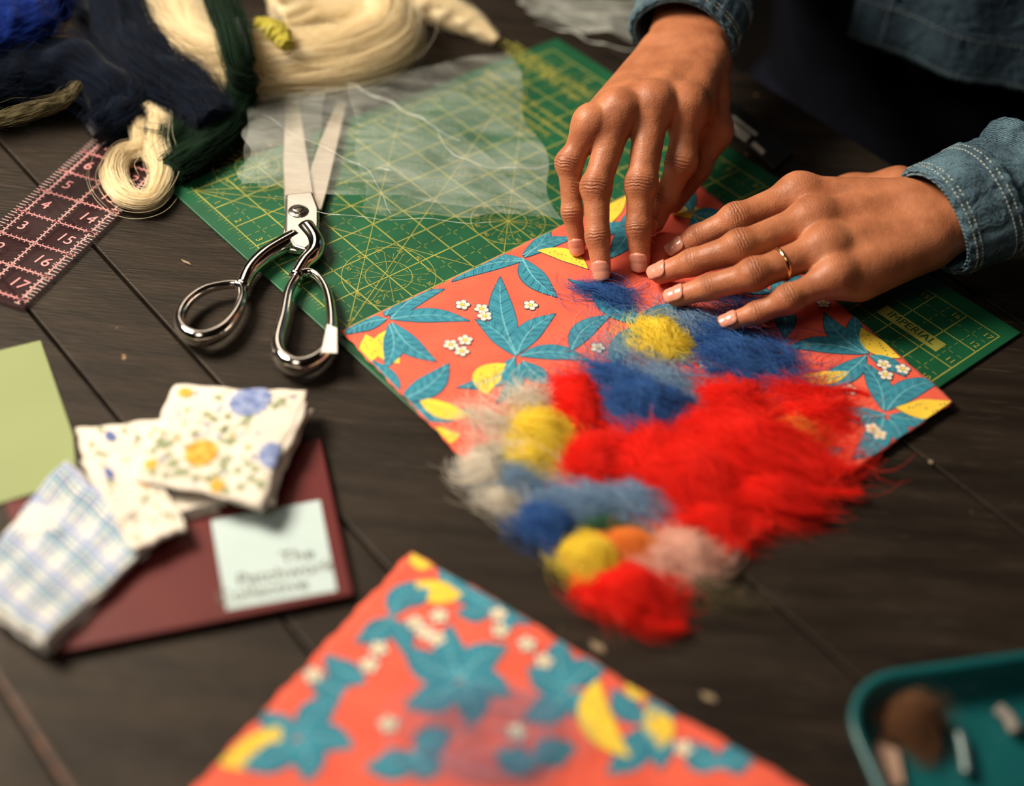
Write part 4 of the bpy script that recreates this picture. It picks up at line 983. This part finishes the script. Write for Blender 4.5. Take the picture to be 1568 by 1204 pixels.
def head(p):
    fw=-nv
    d=smin(cone(p,hdp+np.array([0,0,.04]),hdp+fw*.02-np.array([0,0,.03]),.085,.065),cone(p,hdp+fw*.05-np.array([0,0,.06]),hdp+fw*.04-np.array([0,0,.02]),.035,.05),.04)
    d=smin(d,cone(p,nk-np.array([0,0,.03]),hdp-np.array([0,0,.05])+nv*.02,.052,.05),.03)
    d=smin(d,cone(p,hdp+fw*.085+np.array([0,0,.02]),hdp+fw*.105-np.array([0,0,.015]),.008,.013),.012)
    for s in(-1,1):
        d=smin(d,cone(p,hdp+lv*s*.078+np.array([0,0,.02]),hdp+lv*s*.074-np.array([0,0,.025]),.012,.008),.008)
        e=np.sqrt(((p-(hdp+fw*.093+lv*s*.03+np.array([0,0,.02])).astype(np.float32))**2).sum(1))-.014; d=-smin(-d,e,.008)
    d=smin(d,cone(p,hdp+fw*.086+lv*.018-np.array([0,0,.042]),hdp+fw*.086-lv*.018-np.array([0,0,.042]),.007,.007),.006)
    return d
V,Fc,G=nets(head,hdp-np.array([.17,.17,.22]),hdp+np.array([.17,.17,.16]),.004); o=mk('head',V,Fc,mskin,None,person)
mhair=M('black_hair',(.012,.009,.008),(.006,.005,.004),scale=200,rough=.6)
def hairf(p):
    d=cone(p,hdp+np.array([0,0,.05])+nv*.008,hdp+nv*.03-np.array([0,0,.03]),.094,.08); cut=cone(p,hdp-nv*.11-np.array([0,0,.06]),hdp-nv*.10+np.array([0,0,.035]),.08,.055); d=np.maximum(d,-cut)
    return smin(d,cone(p,hdp+nv*.10+np.array([0,0,.07]),hdp+nv*.11+np.array([0,0,.06]),.045,.045),.02)
V,Fc,G=nets(hairf,hdp-.2,hdp+.22,.006); mk('hair',V,Fc,mhair,None,person)
mey=M('eye_white',(.8,.78,.74),rough=.2); mir=M('iris_brown',(.03,.015,.01),rough=.1)
for s in(-1,1):
    for nm,rr,of,mt in(('eyeball',.0125,.080,mey),('iris',.006,.0875,mir)):
        c=hdp-nv*of+lv*s*.03+np.array([0,0,.02]); V,Fc=tube([c+np.array([0,0,rr*math.cos(a)]) for a in np.linspace(.15,3,12)],[rr*math.sin(a) for a in np.linspace(.15,3,12)],16,up=(1,0,0)); mk(nm,V,Fc,mt,None,person)
V=[];Fc=[];nu,nw=96,40
ph0=.10
def jk(ph,w,off=0):
    z=T+.018+w*.36
    sc_=1-.05*w; a=.185*sc_+off; b2=.122*sc_+off
    fold=.004*math.sin(ph*13+w*3)*(1-w*.5)
    c=np.array([cB[0],cB[1],z]); return c-nv*(b2+fold)*math.cos(ph)+lv*(a+fold)*math.sin(ph)
def shellpart(name,w0,w1,off,mt,p0,p1):
    V=[];Fc=[]
    for i in range(nu+1):
        for j in range(nw+1): V.append(jk(p0+(p1-p0)*i/nu,w0+(w1-w0)*j/nw,off))
    for i in range(nu):
        for j in range(nw): a=i*(nw+1)+j; Fc.append((a,a+1,a+nw+2,a+nw+1))
    o=mk(name,V,Fc,mt,None,person); s=o.modifiers.new('t','SOLIDIFY'); s.thickness=.002; s.offset=0; return o
shellpart('jacket_body',0,1,0,mdend,ph0,2*math.pi-1.0)
shellpart('jacket_waistband',0,.11,.003,mdend,ph0-.01,2*math.pi-.99)
shellpart('jacket_placket',.0,1,.0032,mdend,ph0-.01,ph0+.16)
ac=Acc()
for w_ in(.012,.1):
    for i in range(190):
        p0=ph0+i*.028
        if p0>2*math.pi-1.05: break
        q=[jk(p0,w_-.0014,.0055),jk(p0+.017,w_-.0014,.0055),jk(p0+.017,w_+.0014,.0055),jk(p0,w_+.0014,.0055)]; ac.add(q,[(0,1,2,3)])
for dp in(.012,.14):
    for i in range(60):
        w_=.01+i*.016; q=[jk(ph0+dp,w_,.0055),jk(ph0+dp+.004,w_,.0055),jk(ph0+dp+.004,w_+.010,.0055),jk(ph0+dp,w_+.010,.0055)]; ac.add(q,[(0,1,2,3)])
ac.obj('jacket_stitching',mthrd,person,False)
st=empty('wooden_stool'); mstw=M('stool_wood',(.16,.09,.045),(.12,.065,.03),scale=15,rough=.5)
sc_c=np.array([pel[0],pel[1],0])
C=[sc_c+np.array([0,0,z]) for z in(.405,.41,.435,.440)]; V,Fc=tube(C,[.15,.16,.16,.15],40,up=(0,1,0)); mk('seat',V,Fc,mstw,None,st,True)
for i in range(4):
    a=math.pi/4+i*math.pi/2; dv=np.array([math.cos(a),math.sin(a),0]); V,Fc=tube([sc_c+dv*.17+np.array([0,0,.0]),sc_c+dv*.11+np.array([0,0,.408])],[.016,.02],16,up=(1,0.2,0)); mk('leg_%d'%(i+1),V,Fc,mstw,None,st)

# ================= LIGHTS
def area(name,loc,tgt,size,power,col,sy=None,spread=None):
    l=bpy.data.lights.new(name,'AREA'); l.energy=power; l.size=size; l.color=col
    if sy: l.shape='RECTANGLE'; l.size_y=sy
    if spread: l.spread=math.radians(spread)
    o=bpy.data.objects.new(name,l); COL.objects.link(o); o.location=loc
    o.rotation_euler=(Vector(tgt)-Vector(loc)).to_track_quat('-Z','Y').to_euler(); return o
area('window_light',(-.90,.88,1.72),(-.02,.70,.75),.55,12.5,(1,.86,.69),.45,spread=100)
area('added_light',(-.75,2.75,2.7),(-.5,1.6,.75),.9,8,(1,.83,.65))  # unseen light added so steel blades and left table pick up reflections
area('added_light.001',(-.5,-.3,2.5),(-.10,.6,.75),.7,6.5,(1,.87,.72))  # added soft fill from behind the camera, not a fixture of the room
w=bpy.data.worlds.new('world'); S.world=w; w.use_nodes=True; w.node_tree.nodes['Background'].inputs[0].default_value=(.9,.8,.7,1); w.node_tree.nodes['Background'].inputs[1].default_value=.03
